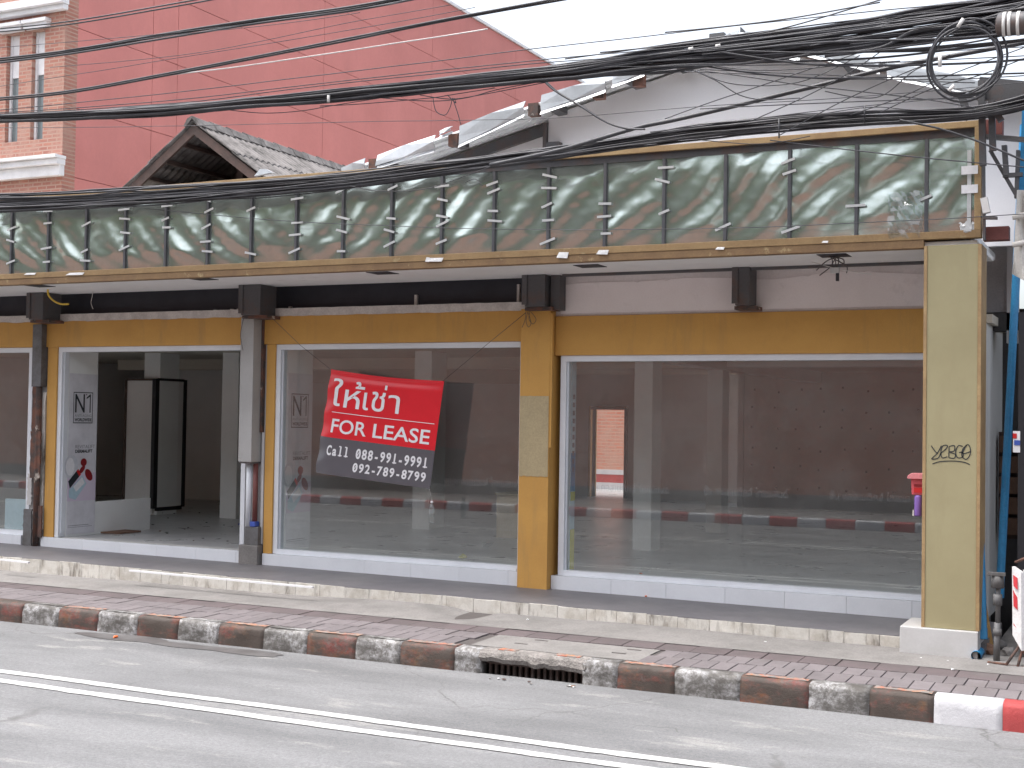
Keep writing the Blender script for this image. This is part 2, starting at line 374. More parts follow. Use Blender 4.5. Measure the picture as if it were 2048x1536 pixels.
MT['gold_frame'] = surf('yellow_door_frame', (0.55, 0.33, 0.12), rough=0.6)

# ------------------------------------------------------------------ object helpers
WL = {}
def link(o, parent=None):
    COL.objects.link(o)
    if parent is not None:
        o.parent = parent
    return o
def thing(name, label, cat, loc=(0, 0, 0), group=None):
    o = bpy.data.objects.new(name, None)
    o.empty_display_size = 0.1
    link(o)
    o.location = loc
    WL[o.name] = Vector(loc)
    tag(o, label, cat, group)
    return o
def tag(o, label=None, cat=None, group=None, kind=None):
    if label: o['label'] = label
    if cat: o['category'] = cat
    if group: o['group'] = group
    if kind: o['kind'] = kind
    return o
def off(parent):
    v = Vector((0, 0, 0))
    while parent is not None:
        v = v + WL.get(parent.name, Vector((0, 0, 0)))
        parent = parent.parent
    return v
def mesh_obj(name, verts, faces, mat, parent=None, smooth=False, loc=None):
    me = bpy.data.meshes.new(name)
    d = off(parent)
    base = Vector(loc) if loc is not None else d
    me.from_pydata([tuple(Vector(v) - base) for v in verts], [], faces)
    me.update()
    if smooth:
        me.shade_smooth()
    me.materials.append(mat)
    o = bpy.data.objects.new(name, me)
    link(o, parent)
    if loc is not None:
        o.location = base - d
        WL[o.name] = base - d
    return o
def bm_obj(name, bm, mat, parent=None, smooth=False, loc=None):
    me = bpy.data.meshes.new(name)
    d = off(parent)
    base = Vector(loc) if loc is not None else d
    bmesh.ops.translate(bm, verts=bm.verts, vec=-base)
    bmesh.ops.recalc_face_normals(bm, faces=bm.faces)
    bm.to_mesh(me)
    bm.free()
    if smooth:
        me.shade_smooth()
    me.materials.append(mat)
    o = bpy.data.objects.new(name, me)
    link(o, parent)
    if loc is not None:
        o.location = base - d
        WL[o.name] = base - d
    return o
def bm_box(bm, x0, x1, y0, y1, z0, z1):
    vs_ = [bm.verts.new(p) for p in ((x0, y0, z0), (x1, y0, z0), (x1, y1, z0), (x0, y1, z0), (x0, y0, z1), (x1, y0, z1), (x1, y1, z1), (x0, y1, z1))]
    fs = [bm.faces.new([vs_[i] for i in f]) for f in ((0, 3, 2, 1), (4, 5, 6, 7), (0, 1, 5, 4), (1, 2, 6, 5), (2, 3, 7, 6), (3, 0, 4, 7))]
    return vs_, fs
def box(name, x0, x1, y0, y1, z0, z1, mat, parent=None, bev=0.0, loc=None):
    bm = bmesh.new()
    bm_box(bm, x0, x1, y0, y1, z0, z1)
    if bev:
        bmesh.ops.bevel(bm, geom=list(bm.edges), offset=bev, segments=2, profile=0.6, affect='EDGES')
    return bm_obj(name, bm, mat, parent, False, loc)
def bm_prism(bm, poly, dvec):
    dvec = Vector(dvec)
    a = [bm.verts.new(Vector(p)) for p in poly]
    b = [bm.verts.new(Vector(p) + dvec) for p in poly]
    n_ = len(poly)
    bm.faces.new(a)
    bm.faces.new(list(reversed(b)))
    for i in range(n_):
        j = (i + 1) % n_
        bm.faces.new((a[j], a[i], b[i], b[j]))
def prism(name, poly, dvec, mat, parent=None, bev=0.0):
    bm = bmesh.new()
    bm_prism(bm, poly, dvec)
    if bev:
        bmesh.ops.bevel(bm, geom=list(bm.edges), offset=bev, segments=1, affect='EDGES')
    return bm_obj(name, bm, mat, parent)
def tube_geo(pts, r, n=6, verts=None, faces=None, caps=True):
    verts = [] if verts is None else verts
    faces = [] if faces is None else faces
    pts = [Vector(p) for p in pts]
    rad = r if isinstance(r, (list, tuple)) else [r] * len(pts)
    b0 = len(verts)
    prev = None
    for i, p in enumerate(pts):
        t = (pts[min(i + 1, len(pts) - 1)] - pts[max(i - 1, 0)]).normalized()
        if prev is None:
            ref = Vector((0, 0, 1)) if abs(t.z) < 0.9 else Vector((0, 1, 0))
            s = t.cross(ref).normalized()
        else:
            s = (prev - t * prev.dot(t)).normalized()
        prev = s
        w = t.cross(s)
        for k in range(n):
            a = 2 * PI * k / n
            verts.append(tuple(p + (s * math.cos(a) + w * math.sin(a)) * rad[i]))
    for i in range(len(pts) - 1):
        for k in range(n):
            k2 = (k + 1) % n
            faces.append((b0 + i * n + k, b0 + i * n + k2, b0 + (i + 1) * n + k2, b0 + (i + 1) * n + k))
    if caps:
        faces.append(tuple(b0 + k for k in reversed(range(n))))
        faces.append(tuple(b0 + (len(pts) - 1) * n + k for k in range(n)))
    return verts, faces
def tube(name, pts, r, mat, parent=None, n=6, caps=True):
    v, f = tube_geo(pts, r, n, caps=caps)
    return mesh_obj(name, v, f, mat, parent, True)
def catmull(pts, per=6):
    pts = [Vector(p) for p in pts]
    out = []
    for i in range(len(pts) - 1):
        p0, p1, p2, p3 = pts[max(i - 1, 0)], pts[i], pts[i + 1], pts[min(i + 2, len(pts) - 1)]
        for k in range(per):
            t = k / per
            out.append(0.5 * ((2 * p1) + (p2 - p0) * t + (2 * p0 - 5 * p1 + 4 * p2 - p3) * t * t + (3 * p1 - p0 - 3 * p2 + p3) * t ** 3))
    out.append(pts[-1])
    return out
def copy_at(o, loc, parent, rot=None):
    c = o.copy()
    link(c, parent)
    c.location = Vector(loc) - off(parent)
    if rot is not None:
        c.rotation_euler = rot
    return c
_tmp = bpy.data.collections.new('tmp')
COL.children.link(_tmp)
def text_polys(body, size=1.0, offset=0.0, spacing=1.0):
    """flat glyph outlines of a line of text, filled: (verts 2-D, faces)"""
    cu = bpy.data.curves.new('lettering', 'FONT')
    cu.body = body
    cu.size = size
    cu.offset = offset
    cu.space_character = spacing
    cu.resolution_u = 4
    o = bpy.data.objects.new('lettering', cu)
    _tmp.objects.link(o)
    bpy.context.view_layer.update()
    dg = bpy.context.evaluated_depsgraph_get()
    me = bpy.data.meshes.new_from_object(o.evaluated_get(dg))
    vs_ = [(v.co.x, v.co.y) for v in me.vertices]
    fs = [tuple(p.vertices) for p in me.polygons]
    bpy.data.objects.remove(o)
    bpy.data.curves.remove(cu)
    bpy.data.meshes.remove(me)
    return vs_, fs
def fit_text(body, x0, x1, y0, y1, offset=0.0, spacing=1.0, fixed=False):
    """text scaled into a rectangle (all glyph ink inside)"""
    if not fixed:
        vs_, fs = text_polys(body, 1.0, offset, spacing)
    else:
        vs_, fs = [], []
        for i, ch in enumerate(body):
            if ch == ' ':
                continue
            v, f = text_polys(ch, 1.0, offset)
            if not v:
                continue
            xs = [p[0] for p in v]
            cx = (min(xs) + max(xs)) / 2
            wd = max(xs) - min(xs)
            k = min(1.0, 0.53 / wd) if wd > 0 else 1
            b = len(vs_)
            vs_ += [((p[0] - cx) * k + i * 0.62, p[1]) for p in v]
            fs += [tuple(b + q for q in t) for t in f]
            def bar(ax, ay, bx, by, wdt):
                bb = len(vs_)
                dx, dy = bx - ax, by - ay
                L = math.hypot(dx, dy)
                nx, ny = -dy / L * wdt / 2, dx / L * wdt / 2
                vs_.extend([(ax + nx + i * 0.62, ay + ny), (ax - nx + i * 0.62, ay - ny), (bx - nx + i * 0.62, by - ny), (bx + nx + i * 0.62, by + ny)])
                fs.append((bb, bb + 1, bb + 2, bb + 3))
            if ch == '0': bar(-0.11, 0.17, 0.11, 0.55, 0.07)
            if ch == '1': bar(-0.19, 0.045, 0.23, 0.045, 0.09)
            if ch == 'l': bar(-0.2, 0.045, 0.2, 0.045, 0.09); bar(-0.2, 0.70, 0, 0.70, 0.09)
    xs = [p[0] for p in vs_]; ys = [p[1] for p in vs_]
    ax, bx, ay, by = min(xs), max(xs), min(ys), max(ys)
    return [(x0 + (p[0] - ax) / (bx - ax) * (x1 - x0), y0 + (p[1] - ay) / (by - ay) * (y1 - y0)) for p in vs_], fs
def place_text(name, vf, fn, mat, parent):
    vs_, fs = vf
    return mesh_obj(name, [fn(*p) for p in vs_], fs, mat, parent)

# ================================================================== THE SETTING
W = 12.8            # plane of the shop front
PF = 11.65          # front edge of the shop's raised step
KF = 9.87           # face of the kerb
def zp(X):          # top of the shop step: it climbs gently to the left
    return 0.30 - 0.0065 * X
def zs(Y):          # top of the footpath
    return 0.185 + 0.03 * (Y - KF) / 1.8
tag(mesh_obj('ground', [(-300, -300, -0.35), (300, -300, -0.35), (300, 300, -0.35), (-300, 300, -0.35)], [(0, 1, 2, 3)], MT['ground']), 'bare ground under the whole street', 'ground', kind='structure')

def grid_sheet(name, x0, x1, y0, y1, nx, ny, zf, mat, parent=None):
    v, f = [], []
    for j in range(ny + 1):
        for i in range(nx + 1):
            x, y = x0 + (x1 - x0) * i / nx, y0 + (y1 - y0) * j / ny
            v.append((x, y, zf(x, y)))
    for j in range(ny):
        for i in range(nx):
            a = j * (nx + 1) + i
            f.append((a, a + 1, a + nx + 2, a + nx + 1))
    return mesh_obj(name, v, f, mat, parent, True)
def zroad(x, y):
    return 0.006 * mnoise.noise(Vector((x * 0.9, y * 1.7, 0))) - 0.004
road = grid_sheet('road', -60, 40, -1.3, KF + 0.02, 400, 56, zroad, MT['road'])
tag(road, 'worn grey asphalt road in front of the shop', 'road', kind='structure')
def stripe(x0, x1, yc, wd, wob, seed):
    v, f = [], []
    n = int((x1 - x0) / 0.12)
    for i in range(n + 1):
        x = x0 + (x1 - x0) * i / n
        c = yc + wob * mnoise.noise(Vector((x * 0.35, seed, 0)))
        e1 = 0.014 * mnoise.noise(Vector((x * 9, seed + 3, 0)))
        e2 = 0.014 * mnoise.noise(Vector((x * 9, seed + 7, 0)))
        for k in range(3):
            y = c + (-wd / 2 + e1) * (1 - k / 2) + (wd / 2 + e2) * k / 2
            v.append((x, y, zroad(x, y) + 0.006))
    for i in range(n):
        for k in range(2):
            a = i * 3 + k
            f.append((a, a + 3, a + 4, a + 1))
    return v, f
for yc, lab in ((7.945, None), (7.668, None), (3.05, None), (2.8, None)):
    v, f = stripe(-40, 20, yc, 0.11 if yc > 5 else 0.1, 0.03, yc)
    mesh_obj('road_marking', v, f, MT['line'], road)
# damp gutter stain by the kerb
def blob(cx, cy, rx, ry, z, seed, n=28):
    v = [(cx, cy, z(cx, cy))]
    for i in range(n):
        a = 2 * PI * i / n
        k = 1 + 0.45 * mnoise.noise(Vector((math.cos(a) * 1.3 + seed, math.sin(a) * 1.3, seed)))
        x, y = cx + rx * k * math.cos(a), min(cy + ry * k * math.sin(a), KF - 0.002)
        v.append((x, y, z(x, y)))
    return v, [(0, 1 + i, 1 + (i + 1) % n) for i in range(n)]
zst = lambda x, y: zroad(x, y) + 0.004
for cx, cy_, rx, ry, s in ((-8.7, 9.70, 0.55, 0.14, 1), (-8.0, 9.64, 0.45, 0.09, 2.3), (-7.35, 9.66, 0.55, 0.1, 4.1)):
    v, f = blob(cx, cy_, rx, ry, zst, s)
    mesh_obj('damp_patch', v, f, MT['wet'], road)

# ---- kerb: painted blocks
kerb = bpy.data.objects.new('kerb', None)
link(kerb)
kerb.location = (-6, KF, 0)
WL['kerb'] = Vector((-6, KF, 0))
tag(kerb, 'red and white painted concrete kerb along the footpath', 'kerb', kind='structure')
def kerb_block(x0, x1, mat, seed, parent, face=KF, sgn=1, top=0.185, rough=1.0, zb=-0.06, width=0.17, name='kerb_block'):
    prof = [(0.0, zb), (0.004, 0.05), (0.008, top * 0.55), (0.014, top * 0.82), (0.028, top * 0.95), (0.055, top), (0.11, top + 0.002), (width, top + 0.002), (width, zb)]
    n = max(3, int((x1 - x0) / 0.05))
    bm = bmesh.new()
    rows = []
    for i in range(n + 1):
        x = x0 + 0.0008 + (x1 - x0 - 0.0016) * i / n
        row = []
        for k, (d, z) in enumerate(prof):
            q = Vector((x * 6, k * 1.7, seed))
            j = rough * (0.010 * mnoise.noise(q) + (0.012 * mnoise.noise(q * 3.1) if 2 <= k <= 5 else 0))
            jz = rough * 0.010 * mnoise.noise(q + Vector((5, 3, 1))) if 1 <= k <= 5 else 0
            row.append(bm.verts.new((x, face + sgn * (d + (j if k < 7 else 0)), z + jz)))
        rows.append(row)
    for i in range(n):
        for k in range(len(prof) - 1):
            bm.faces.new((rows[i][k], rows[i][k + 1], rows[i + 1][k + 1], rows[i + 1][k]))
    bm.faces.new(rows[0]); bm.faces.new(list(reversed(rows[-1])))
    return bm_obj(name, bm, mat, parent, True)
kx = [-10.48, -10.18, -9.7, -9.2, -8.71, -8.22, -7.75, -7.25, -6.78, -6.27, -5.82, -5.3]
cols = ['kred', 'kwhite', 'kred', 'kwhite', 'kred', 'kwhite', 'kred', 'kwhite', 'kred', 'kwhite', 'kred']
xx = -10.68
for i in range(9):
    kerb_block(xx - 0.49, xx, MT['kred' if i % 2 else 'kwhite'], i + 40, kerb); xx -= 0.49
kerb_block(-10.68, -10.18, MT['kred'], 1, kerb)
for i in range(1, len(kx) - 1):
    kerb_block(kx[i], kx[i + 1], MT[cols[i]], i, kerb)
kerb_block(-5.3, -5.06, MT['kwhite'], 21, kerb, rough=1.6)
kerb_block(-4.14, -3.84, MT['kwhite'], 22, kerb, rough=1.6)
for i, (a, b, c) in enumerate(((-3.84, -3.37, 'kred'), (-3.37, -2.85, 'kwhite'), (-2.85, -2.33, 'kred'), (-2.33, -1.89, 'kwhite'), (-1.89, -1.44, 'kred'), (-1.44, -0.98, 'kwclean'), (-0.98, -0.5, 'krclean'), (-0.5, 0, 'kwclean'), (0, 0.5, 'krclean'))):
    kerb_block(a, b, MT[c], 30 + i, kerb, rough=0.45 if 'clean' in c else 1.0)
# concrete lip over the drain mouth
bm = bmesh.new()
n = 26
rows = []
for i in range(n + 1):
    x = -5.07 + 0.95 * i / n
    q = Vector((x * 8, 2, 9))
    zb = 0.098 - 0.02 * i / n + 0.022 * mnoise.noise(q) + 0.012 * mnoise.noise(q * 3)
    fr = KF + 0.012 + 0.02 * mnoise.noise(q * 1.4 + Vector((3, 3, 3)))
    rows.append([bm.verts.new(p) for p in ((x, KF + 0.2, zb), (x, fr + 0.012, zb), (x, fr, zb + 0.035 + 0.01 * mnoise.noise(q * 2)), (x, fr + 0.015, 0.165 + 0.006 * mnoise.noise(q * 4)), (x, fr + 0.045, 0.187), (x, KF + 0.172, 0.189))])
for i in range(n):
    for k in range(5):
        bm.faces.new((rows[i][k], rows[i][k + 1], rows[i + 1][k + 1], rows[i + 1][k]))
bm.faces.new(rows[0]); bm.faces.new(list(reversed(rows[-1])))
lip = bm_obj('drain_lip', bm, MT['drain_concrete'], kerb)
for x, w in ((-4.93, 0.16), (-4.42, 0.22)):
    box('paint_patch', x, x + w, KF + 0.08, KF + 0.165, 0.188, 0.1925, MT['ktop_red'], kerb)
# paint left on top of the worn blocks, in ragged islands
def top_paint(x0, x1, mat, seed):
    n = 16
    bm = bmesh.new()
    fr = [(x0 + (x1 - x0) * k / n, KF + 0.065 + 0.03 * mnoise.noise(Vector((k * 0.8, seed, 0))), 0) for k in range(n + 1)]
    bk = [(x0 + (x1 - x0) * k / n, KF + 0.145 + 0.05 * mnoise.noise(Vector((k * 0.7, seed, 5))), 0) for k in range(n + 1)]
    a = [bm.verts.new((p[0], p[1], 0.1905)) for p in fr]
    b = [bm.verts.new((p[0], min(q[1], KF + 0.17), 0.1915)) for p, q in zip(fr, bk)]
    for k in range(n):
        bm.faces.new((a[k], a[k + 1], b[k + 1], b[k]))
    bm_obj('paint_patch', bm, mat, kerb)
for i in range(1, len(kx) - 1):
    top_paint(kx[i] + 0.02, kx[i + 1] - 0.02, MT['ktop_red'] if cols[i] == 'kred' else MT['kwhite'], i * 3.3)
for a, b, c in ((-3.84, -3.37, 'ktop_red'), (-2.85, -2.33, 'ktop_red'), (-1.89, -1.44, 'ktop_red')):
    top_paint(a + 0.02, b - 0.02, MT[c], a * 7)

# ---- drain grate in the kerb mouth
dg_ = thing('drain_grate', 'dark slotted iron drain grate in the mouth under the kerb', 'drain', (-4.6, 10.03, -0.06))
box('top_rail', -5.06, -4.13, 10.0, 10.04, 0.058, 0.088, MT['grate'], dg_)
box('bottom_rail', -5.06, -4.13, 10.0, 10.04, -0.075, -0.045, MT['grate'], dg_)
for i in range(17):
    x = -5.04 + i * 0.0555
    box('bar', x, x + 0.022, 10.004, 10.036, -0.0448, 0.0578, MT['grate'], dg_)
pit = thing('drain_pit', 'dark pit behind the drain grate', 'pit', (-4.6, 10.2, -0.3))
pit['kind'] = 'structure'
bm = bmesh.new()
for b_ in ((-5.3, -3.9, 10.3, 10.34, -0.33, 0.15), (-5.3, -3.9, KF + 0.021, 10.3, -0.34, -0.31), (-5.1, -5.065, KF + 0.03, 10.3, -0.31, 0.12), (-4.125, -4.09, KF + 0.03, 10.3, -0.31, 0.12)):
    bm_box(bm, *b_)
bm_obj('pit_lining', bm, MT['alley'], pit)

# ---- footpath
pave = bpy.data.objects.new('pavement', None)
link(pave)
pave.location = (-6, 10.8, 0.19); WL['pavement'] = Vector((-6, 10.8, 0.19))
tag(pave, 'narrow footpath of pink pavers and concrete between kerb and shop step', 'pavement', kind='structure')
def slab(name, x0, x1, y0, y1, drop, mat, parent, thick=0.15):
    bm = bmesh.new()
    bm_box(bm, x0, x1, y0, y1, 0, 1)
    for v_ in bm.verts:
        v_.co.z = zs(v_.co.y) - drop - (thick if v_.co.z < 0.5 else 0)
    return bm_obj(name, bm, mat, parent)
slab('bedding', -40, -5.12, KF + 0.172, PF - 0.005, 0.012, MT['joint'], pave)
slab('bedding', -4.05, 25, KF + 0.172, PF - 0.005, 0.012, MT['joint'], pave)
slab('bedding', -5.12, -4.05, KF + 0.205, PF - 0.005, 0.012, MT['joint'], pave, 0.05)
def paver_mesh(w, d, name, mat):
    bm = bmesh.new()
    bm_box(bm, 0.0035, w - 0.0035, 0.0035, d - 0.0035, -0.04, 0)
    bmesh.ops.bevel(bm, geom=[e for e in bm.edges if all(v.co.z > -0.01 for v in e.verts)], offset=0.003, segments=1, affect='EDGES')
    me = bpy.data.meshes.new(name)
    bm.to_mesh(me); bm.free()
    me.materials.append(mat)
    return me
pm_a = paver_mesh(0.15, 0.30, 'paver', MT['paver_pink'])
pm_b = paver_mesh(0.15, 0.27, 'paver', MT['paver_pink'])
pm_c = paver_mesh(0.30, 0.28, 'paver', MT['paver_dark'])
def put_paver(me, x, y):
    o = bpy.data.objects.new('paver', me)
    link(o, pave)
    z = zs(y + 0.1) + rnd.uniform(-0.0025, 0.0025)
    o.location = Vector((x, y, z)) - WL['pavement']
    o.rotation_euler = (0.0167 + rnd.uniform(-0.004, 0.004), rnd.uniform(-0.006, 0.006), 0)
HX0, HX1 = -5.25, -3.75            # concrete inspection slab in the footpath
x = -12.9
while x < 0.3:
    if not (HX0 - 0.15 < x < HX1):
        put_paver(pm_a, x, KF + 0.176)
        put_paver(pm_b, x + 0.05, KF + 0.478)
    x += 0.15
x = -13.1
while x < 0.3:
    put_paver(pm_c, x, KF + 0.752)
    x += 0.30
slab('footpath_concrete', HX0, HX1, KF + 0.21, KF + 0.745, 0.003, MT['concrete'], pave, 0.04)
for (x, y) in ((-4.95, 10.3), (-4.86, 10.52), (-4.06, 10.3), (-4.0, 10.5)):
    box('lifting_slot', x, x + 0.12, y, y + 0.022, zs(y) - 0.01, zs(y) + 0.001, MT['joint'], pave)
def zwalk(x, y):
    t = (y - (KF + 1.035)) / (PF - KF - 1.035)
    d = 0.012 * mnoise.noise(Vector((x * 0.8, y * 2, 4)))
    hump = 0.03 * math.exp(-((x + 6.9) / 0.9) ** 2) * t - 0.05 * math.exp(-((x + 5.98) / 0.16) ** 2) * t
    return zs(y) + 0.004 + d * t + hump
wk = grid_sheet('footpath_concrete', -40, 25, KF + 1.036, PF + 0.03, 520, 12, zwalk, MT['concrete'], pave)
far = box('pavement_end', 0.45, 25, KF + 0.172, KF + 1.03, 0.0, zs(KF + 0.3), MT['paver_pink'], pave)
box('pavement_end', -40, -13.12, KF + 0.172, KF + 1.03, 0.0, zs(KF + 0.3), MT['paver_pink'], pave)

# ---- opposite side of the street (seen in the shop's glass and film)
ok = bpy.data.objects.new('opposite_kerb', None)
link(ok); ok.location = (-10, -1.3, 0); WL['opposite_kerb'] = Vector((-10, -1.3, 0))
tag(ok, 'red and white kerb on the opposite side of the street', 'kerb', kind='structure')
for i in range(62):
    x = -31 + i * 0.58
    kerb_block(x, x + 0.58, MT['krclean' if i % 2 else 'kwclean'], i + 90, ok, face=-1.3, sgn=-1, rough=0.3)
op = box('opposite_pavement', -60, 30, -4.3, -1.472, -0.3, 0.19, MT['concrete'])
tag(op, 'concrete footpath on the opposite side of the street', 'pavement', kind='structure')
ob = thing('brick_building', 'low orange brick building across the street, mirrored in the shop glass', 'building', (-12, -4.4, 0.19))
box('wall', -60, 25, -5.6, -4.3, 0.15, 4.9, MT['opp_brick'], ob)
box('coping', -60, 25, -5.65, -4.22, 4.9, 4.98, MT['opp_brick'], ob)
box('wall_base', -60, 25, -4.298, -4.2, 0.15, 0.5, MT['concrete'], ob)
for x in (-38, -21.5, 6):
    box('pier', x, x + 0.5, -4.298, -4.18, 0.501, 4.89, MT['opp_brick'], ob)

def leaf_cloud(blobs, count, size, seed):
    r = random.Random(seed)
    v, f = [], []
    for i in range(count):
        c, R = blobs[r.randrange(len(blobs))]
        while True:
            q = Vector((r.uniform(-1, 1), r.uniform(-1, 1), r.uniform(-1, 1)))
            if 0.25 < q.length < 1: break
        p = Vector(c) + q * R
        t = Vector((r.uniform(-1, 1), r.uniform(-1, 1), r.uniform(-0.8, 0.4))).normalized()
        s = t.cross(Vector((r.uniform(-1, 1), r.uniform(-1, 1), r.uniform(-1, 1)))).normalized()
        L, wd = size * r.uniform(0.7, 1.4), size * r.uniform(0.3, 0.5)
        b = len(v)
        v += [tuple(p), tuple(p + t * L * 0.5 + s * wd), tuple(p + t * L), tuple(p + t * L * 0.5 - s * wd)]
        f.append((b, b + 1, b + 2, b + 3))
    return v, f
def tree(x, y, h, seed, label):
    r = random.Random(seed)
    t = thing('shade_tree', label, 'tree', (x, y, 0.15), 'trees behind the opposite brick building')
    v, f = [], []
    tube_geo([(x, y, 0), (x + 0.1, y, h * 0.25), (x - 0.1, y + 0.1, h * 0.5), (x, y, h * 0.8)], [0.22, 0.17, 0.13, 0.05], 8, v, f)
    bl = []
    for k in range(12):
        a = r.uniform(0, 2 * PI)
        zz = h * r.uniform(0.32, 0.9)
        R = h * r.uniform(0.16, 0.25)
        e = (x + math.cos(a) * h * r.uniform(0.1, 0.32), y + math.sin(a) * h * r.uniform(0.1, 0.25), zz)
        tube_geo([(x, y, h * 0.4), (0.5 * (x + e[0]), 0.5 * (y + e[1]), 0.5 * (h * 0.42 + zz)), e], [0.08, 0.06, 0.03], 5, v, f)
        bl.append((e, R))
    mesh_obj('trunk', v, f, MT['bark'], t, True)
    v, f = leaf_cloud(bl, 6500, 0.34, seed)
    mesh_obj('crown', v, f, MT['leaf'], t)
for i, (x, y, h) in enumerate(((-38, -8.5, 11), (-31.5, -9, 10.4), (-25.5, -8, 11), (-20, -9, 10), (-14.5, -8, 11), (-9, -8.5, 10.2), (-3.5, -8, 11), (2, -9, 10.2), (8, -8, 10.8))):
    tree(x, y, h, 50 + i, 'leafy green tree rising behind the opposite brick building')

# ================================================================== THE SHOP
FZ = 0.50           # shop floor
SL = -18.5          # left end of what is built
shop = thing('shop_building', 'single storey ochre shop row with big empty windows and white skirting', 'building', (-7, W, 0.3))
S = shop
# raised step
bm = bmesh.new()
bm_box(bm, SL, -1.30, PF + 0.012, 13.0, -0.1, 1)
for v_ in bm.verts:
    if v_.co.z > 0.5: v_.co.z = zp(v_.co.x)
bm_obj('step', bm, MT['platform'], S)
x = -18.05
i = 0
while x < -1.96:
    x1 = min(x + 0.3, -1.94)
    jr = rnd.uniform(-0.003, 0.003)
    bm = bmesh.new()
    bm_box(bm, x + 0.002, x1 - 0.002, PF + jr, PF + 0.0115, zs(PF) - 0.09, zp(x) - 0.002 + rnd.uniform(-0.004, 0.0015))
    for v_ in bm.verts:
        if v_.co.z > 0.25: v_.co.z += rnd.uniform(-0.004, 0.001)
    bm_obj('edge_tile', bm, MT['edge_tile'], S)
    x = x1
# sills under the windows: a core and white skirting tiles
def sill(x0, x1, top):
    box('sill_core', x0, x1, 12.775, 12.98, 0.2, top - 0.004, MT['plinth'], S)
def skirt(x0, x1, edges, top):
    e = [x0] + [v for v in edges if x0 + 0.03 < v < x1 - 0.03] + [x1]
    for a, b in zip(e[:-1], e[1:]):
        bm = bmesh.new()
        bm_box(bm, a + 0.0015, b - 0.0015, 12.745, 12.7745, 0.2, top)
        for v_ in bm.verts:
            if v_.co.z < 0.25: v_.co.z = zp(v_.co.x) - 0.006
        bm_obj('skirting_tile', bm, MT['skirt'], S)
allx = [-18.2 + 0.593 * k + 0.12 for k in range(28)]
for x0, x1, tp in ((SL, -13.2, 0.505), (-12.86, -9.70, 0.505), (-9.40, -6.067, 0.492), (-5.715, -1.76, 0.478)):
    sill(x0, x1, tp)
    ed = [-8.0, -7.4, -6.8, -6.21] if -9.5 < x0 < -9 else [-5.04, -4.45, -3.84, -3.25, -2.66, -2.06] if x0 > -6 else allx
    skirt(x0, x1, ed, tp)
# ochre lintels
box('lintel', SL, -6.067, 12.765, 13.0, 2.93, 3.262, MT['yellow'], S, 0.004)
box('lintel', -5.715, -1.62, 12.765, 13.0, 2.775, 3.185, MT['yellow'], S, 0.004)
box('pier', -12.835, -12.675, 12.768, 12.98, 0.507, 2.928, MT['yellow'], S, 0.004)
box('pier', -9.405, -9.285, 12.768, 12.98, 0.494, 2.928, MT['yellow'], S, 0.004)
box('pier', -6.06, -5.72, 12.94, 13.0, 0.45, 3.0, MT['yellow'], S)
# the ochre column between the two big windows
oc = box('ochre_column', -6.065, -5.722, 12.66, 12.935, 0.30, 3.262, MT['yellow'], S, 0.006)
oc['label'] = 'ochre column with a bare tan patch between the big windows'
p0, p1, p2 = AY(1048, 789, 12.66), AY(1106, 794, 12.66), AY(1043, 952, 12.66)
MT['patch'] = surf('bare_tan_patch', (0.42, 0.34, 0.20), (0.37, 0.30, 0.18), 3, rough=0.8, dirt=(0.3, 0.25, 0.16), dscale=3, da=0.6, db=0.9)
bm = bmesh.new()
top_, bot_ = [], []
for k in range(13):
    xk = -6.058 + 0.33 * k / 12
    top_.append((xk, 12.655, 2.345 + 0.006 * mnoise.noise(Vector((k * 0.9, 1, 1)))))
    bot_.append((xk, 12.655, 1.505 + 0.012 * mnoise.noise(Vector((k * 0.7, 4, 1)))))
bm_prism(bm, top_ + bot_[::-1], (0, 0.004, 0))
bm_obj('bare_patch', bm, MT['patch'], oc)
box('corner_bead', -5.7215, -5.70, 12.665, 12.70, 1.81, 3.21, MT['yellow'], oc)
# ragged white capping above the left lintel, dark recess over it, plaster over the right bay
def ragged(x0, x1, z0, z1):
    n = int((x1 - x0) / 0.05)
    poly = []
    for k in range(n + 1):
        xk = x0 + (x1 - x0) * k / n
        poly.append((xk, 12.745, z0 + 0.012 * mnoise.noise(Vector((xk * 4, 1, 0))) + 0.006 * mnoise.noise(Vector((xk * 15, 1, 0)))))
    for k in range(n, -1, -1):
        xk = x0 + (x1 - x0) * k / n
        poly.append((xk, 12.745, z1 + 0.004 * mnoise.noise(Vector((xk * 7, 5, 0)))))
    v = [p for p in poly] + [(p[0], 12.97, p[2]) for p in poly]
    N = len(poly)
    h = N // 2
    f = []
    for k in range(h - 1):
        f.append((k, k + 1, N - 2 - k, N - 1 - k))
        f.append((N + k, N + N - 1 - k, N + N - 2 - k, N + k + 1))
    for k in range(N):
        f.append((k, N + k, N + (k + 1) % N, (k + 1) % N))
    return mesh_obj('capping', v, f, MT['ragged'], S)
ragged(SL, -12.9, 3.255, 3.34)
ragged(-12.62, -9.62, 3.255, 3.345)
ragged(-9.28, -6.05, 3.255, 3.345)
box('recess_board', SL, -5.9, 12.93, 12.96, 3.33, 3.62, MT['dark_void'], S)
for x, z in ((-7.5, 3.47), (-6.23, 3.55), (-10.3, 3.365), (-10.05, 3.37), (-9.95, 3.37), (-10.6, 3.36), (-9.2, 3.38)):
    box('batten_stub', x, x + 0.03, 12.89, 12.928, 3.335, z, MT['ragged'], S)
box('plaster_band', -5.72, -1.62, 12.79, 13.0, 3.1855, 3.62, MT['plaster'], S)
bm = bmesh.new()
n = 90
poly_t = []
for k in range(n + 1):
    xk = -5.66 + 4.03 * k / n
    poly_t.append((xk, 12.783, 3.55 - 0.02 + 0.05 * mnoise.noise(Vector((xk * 1.3, 3, 0))) + 0.012 * round(1.6 * mnoise.noise(Vector((xk * 7, 3, 3))))))
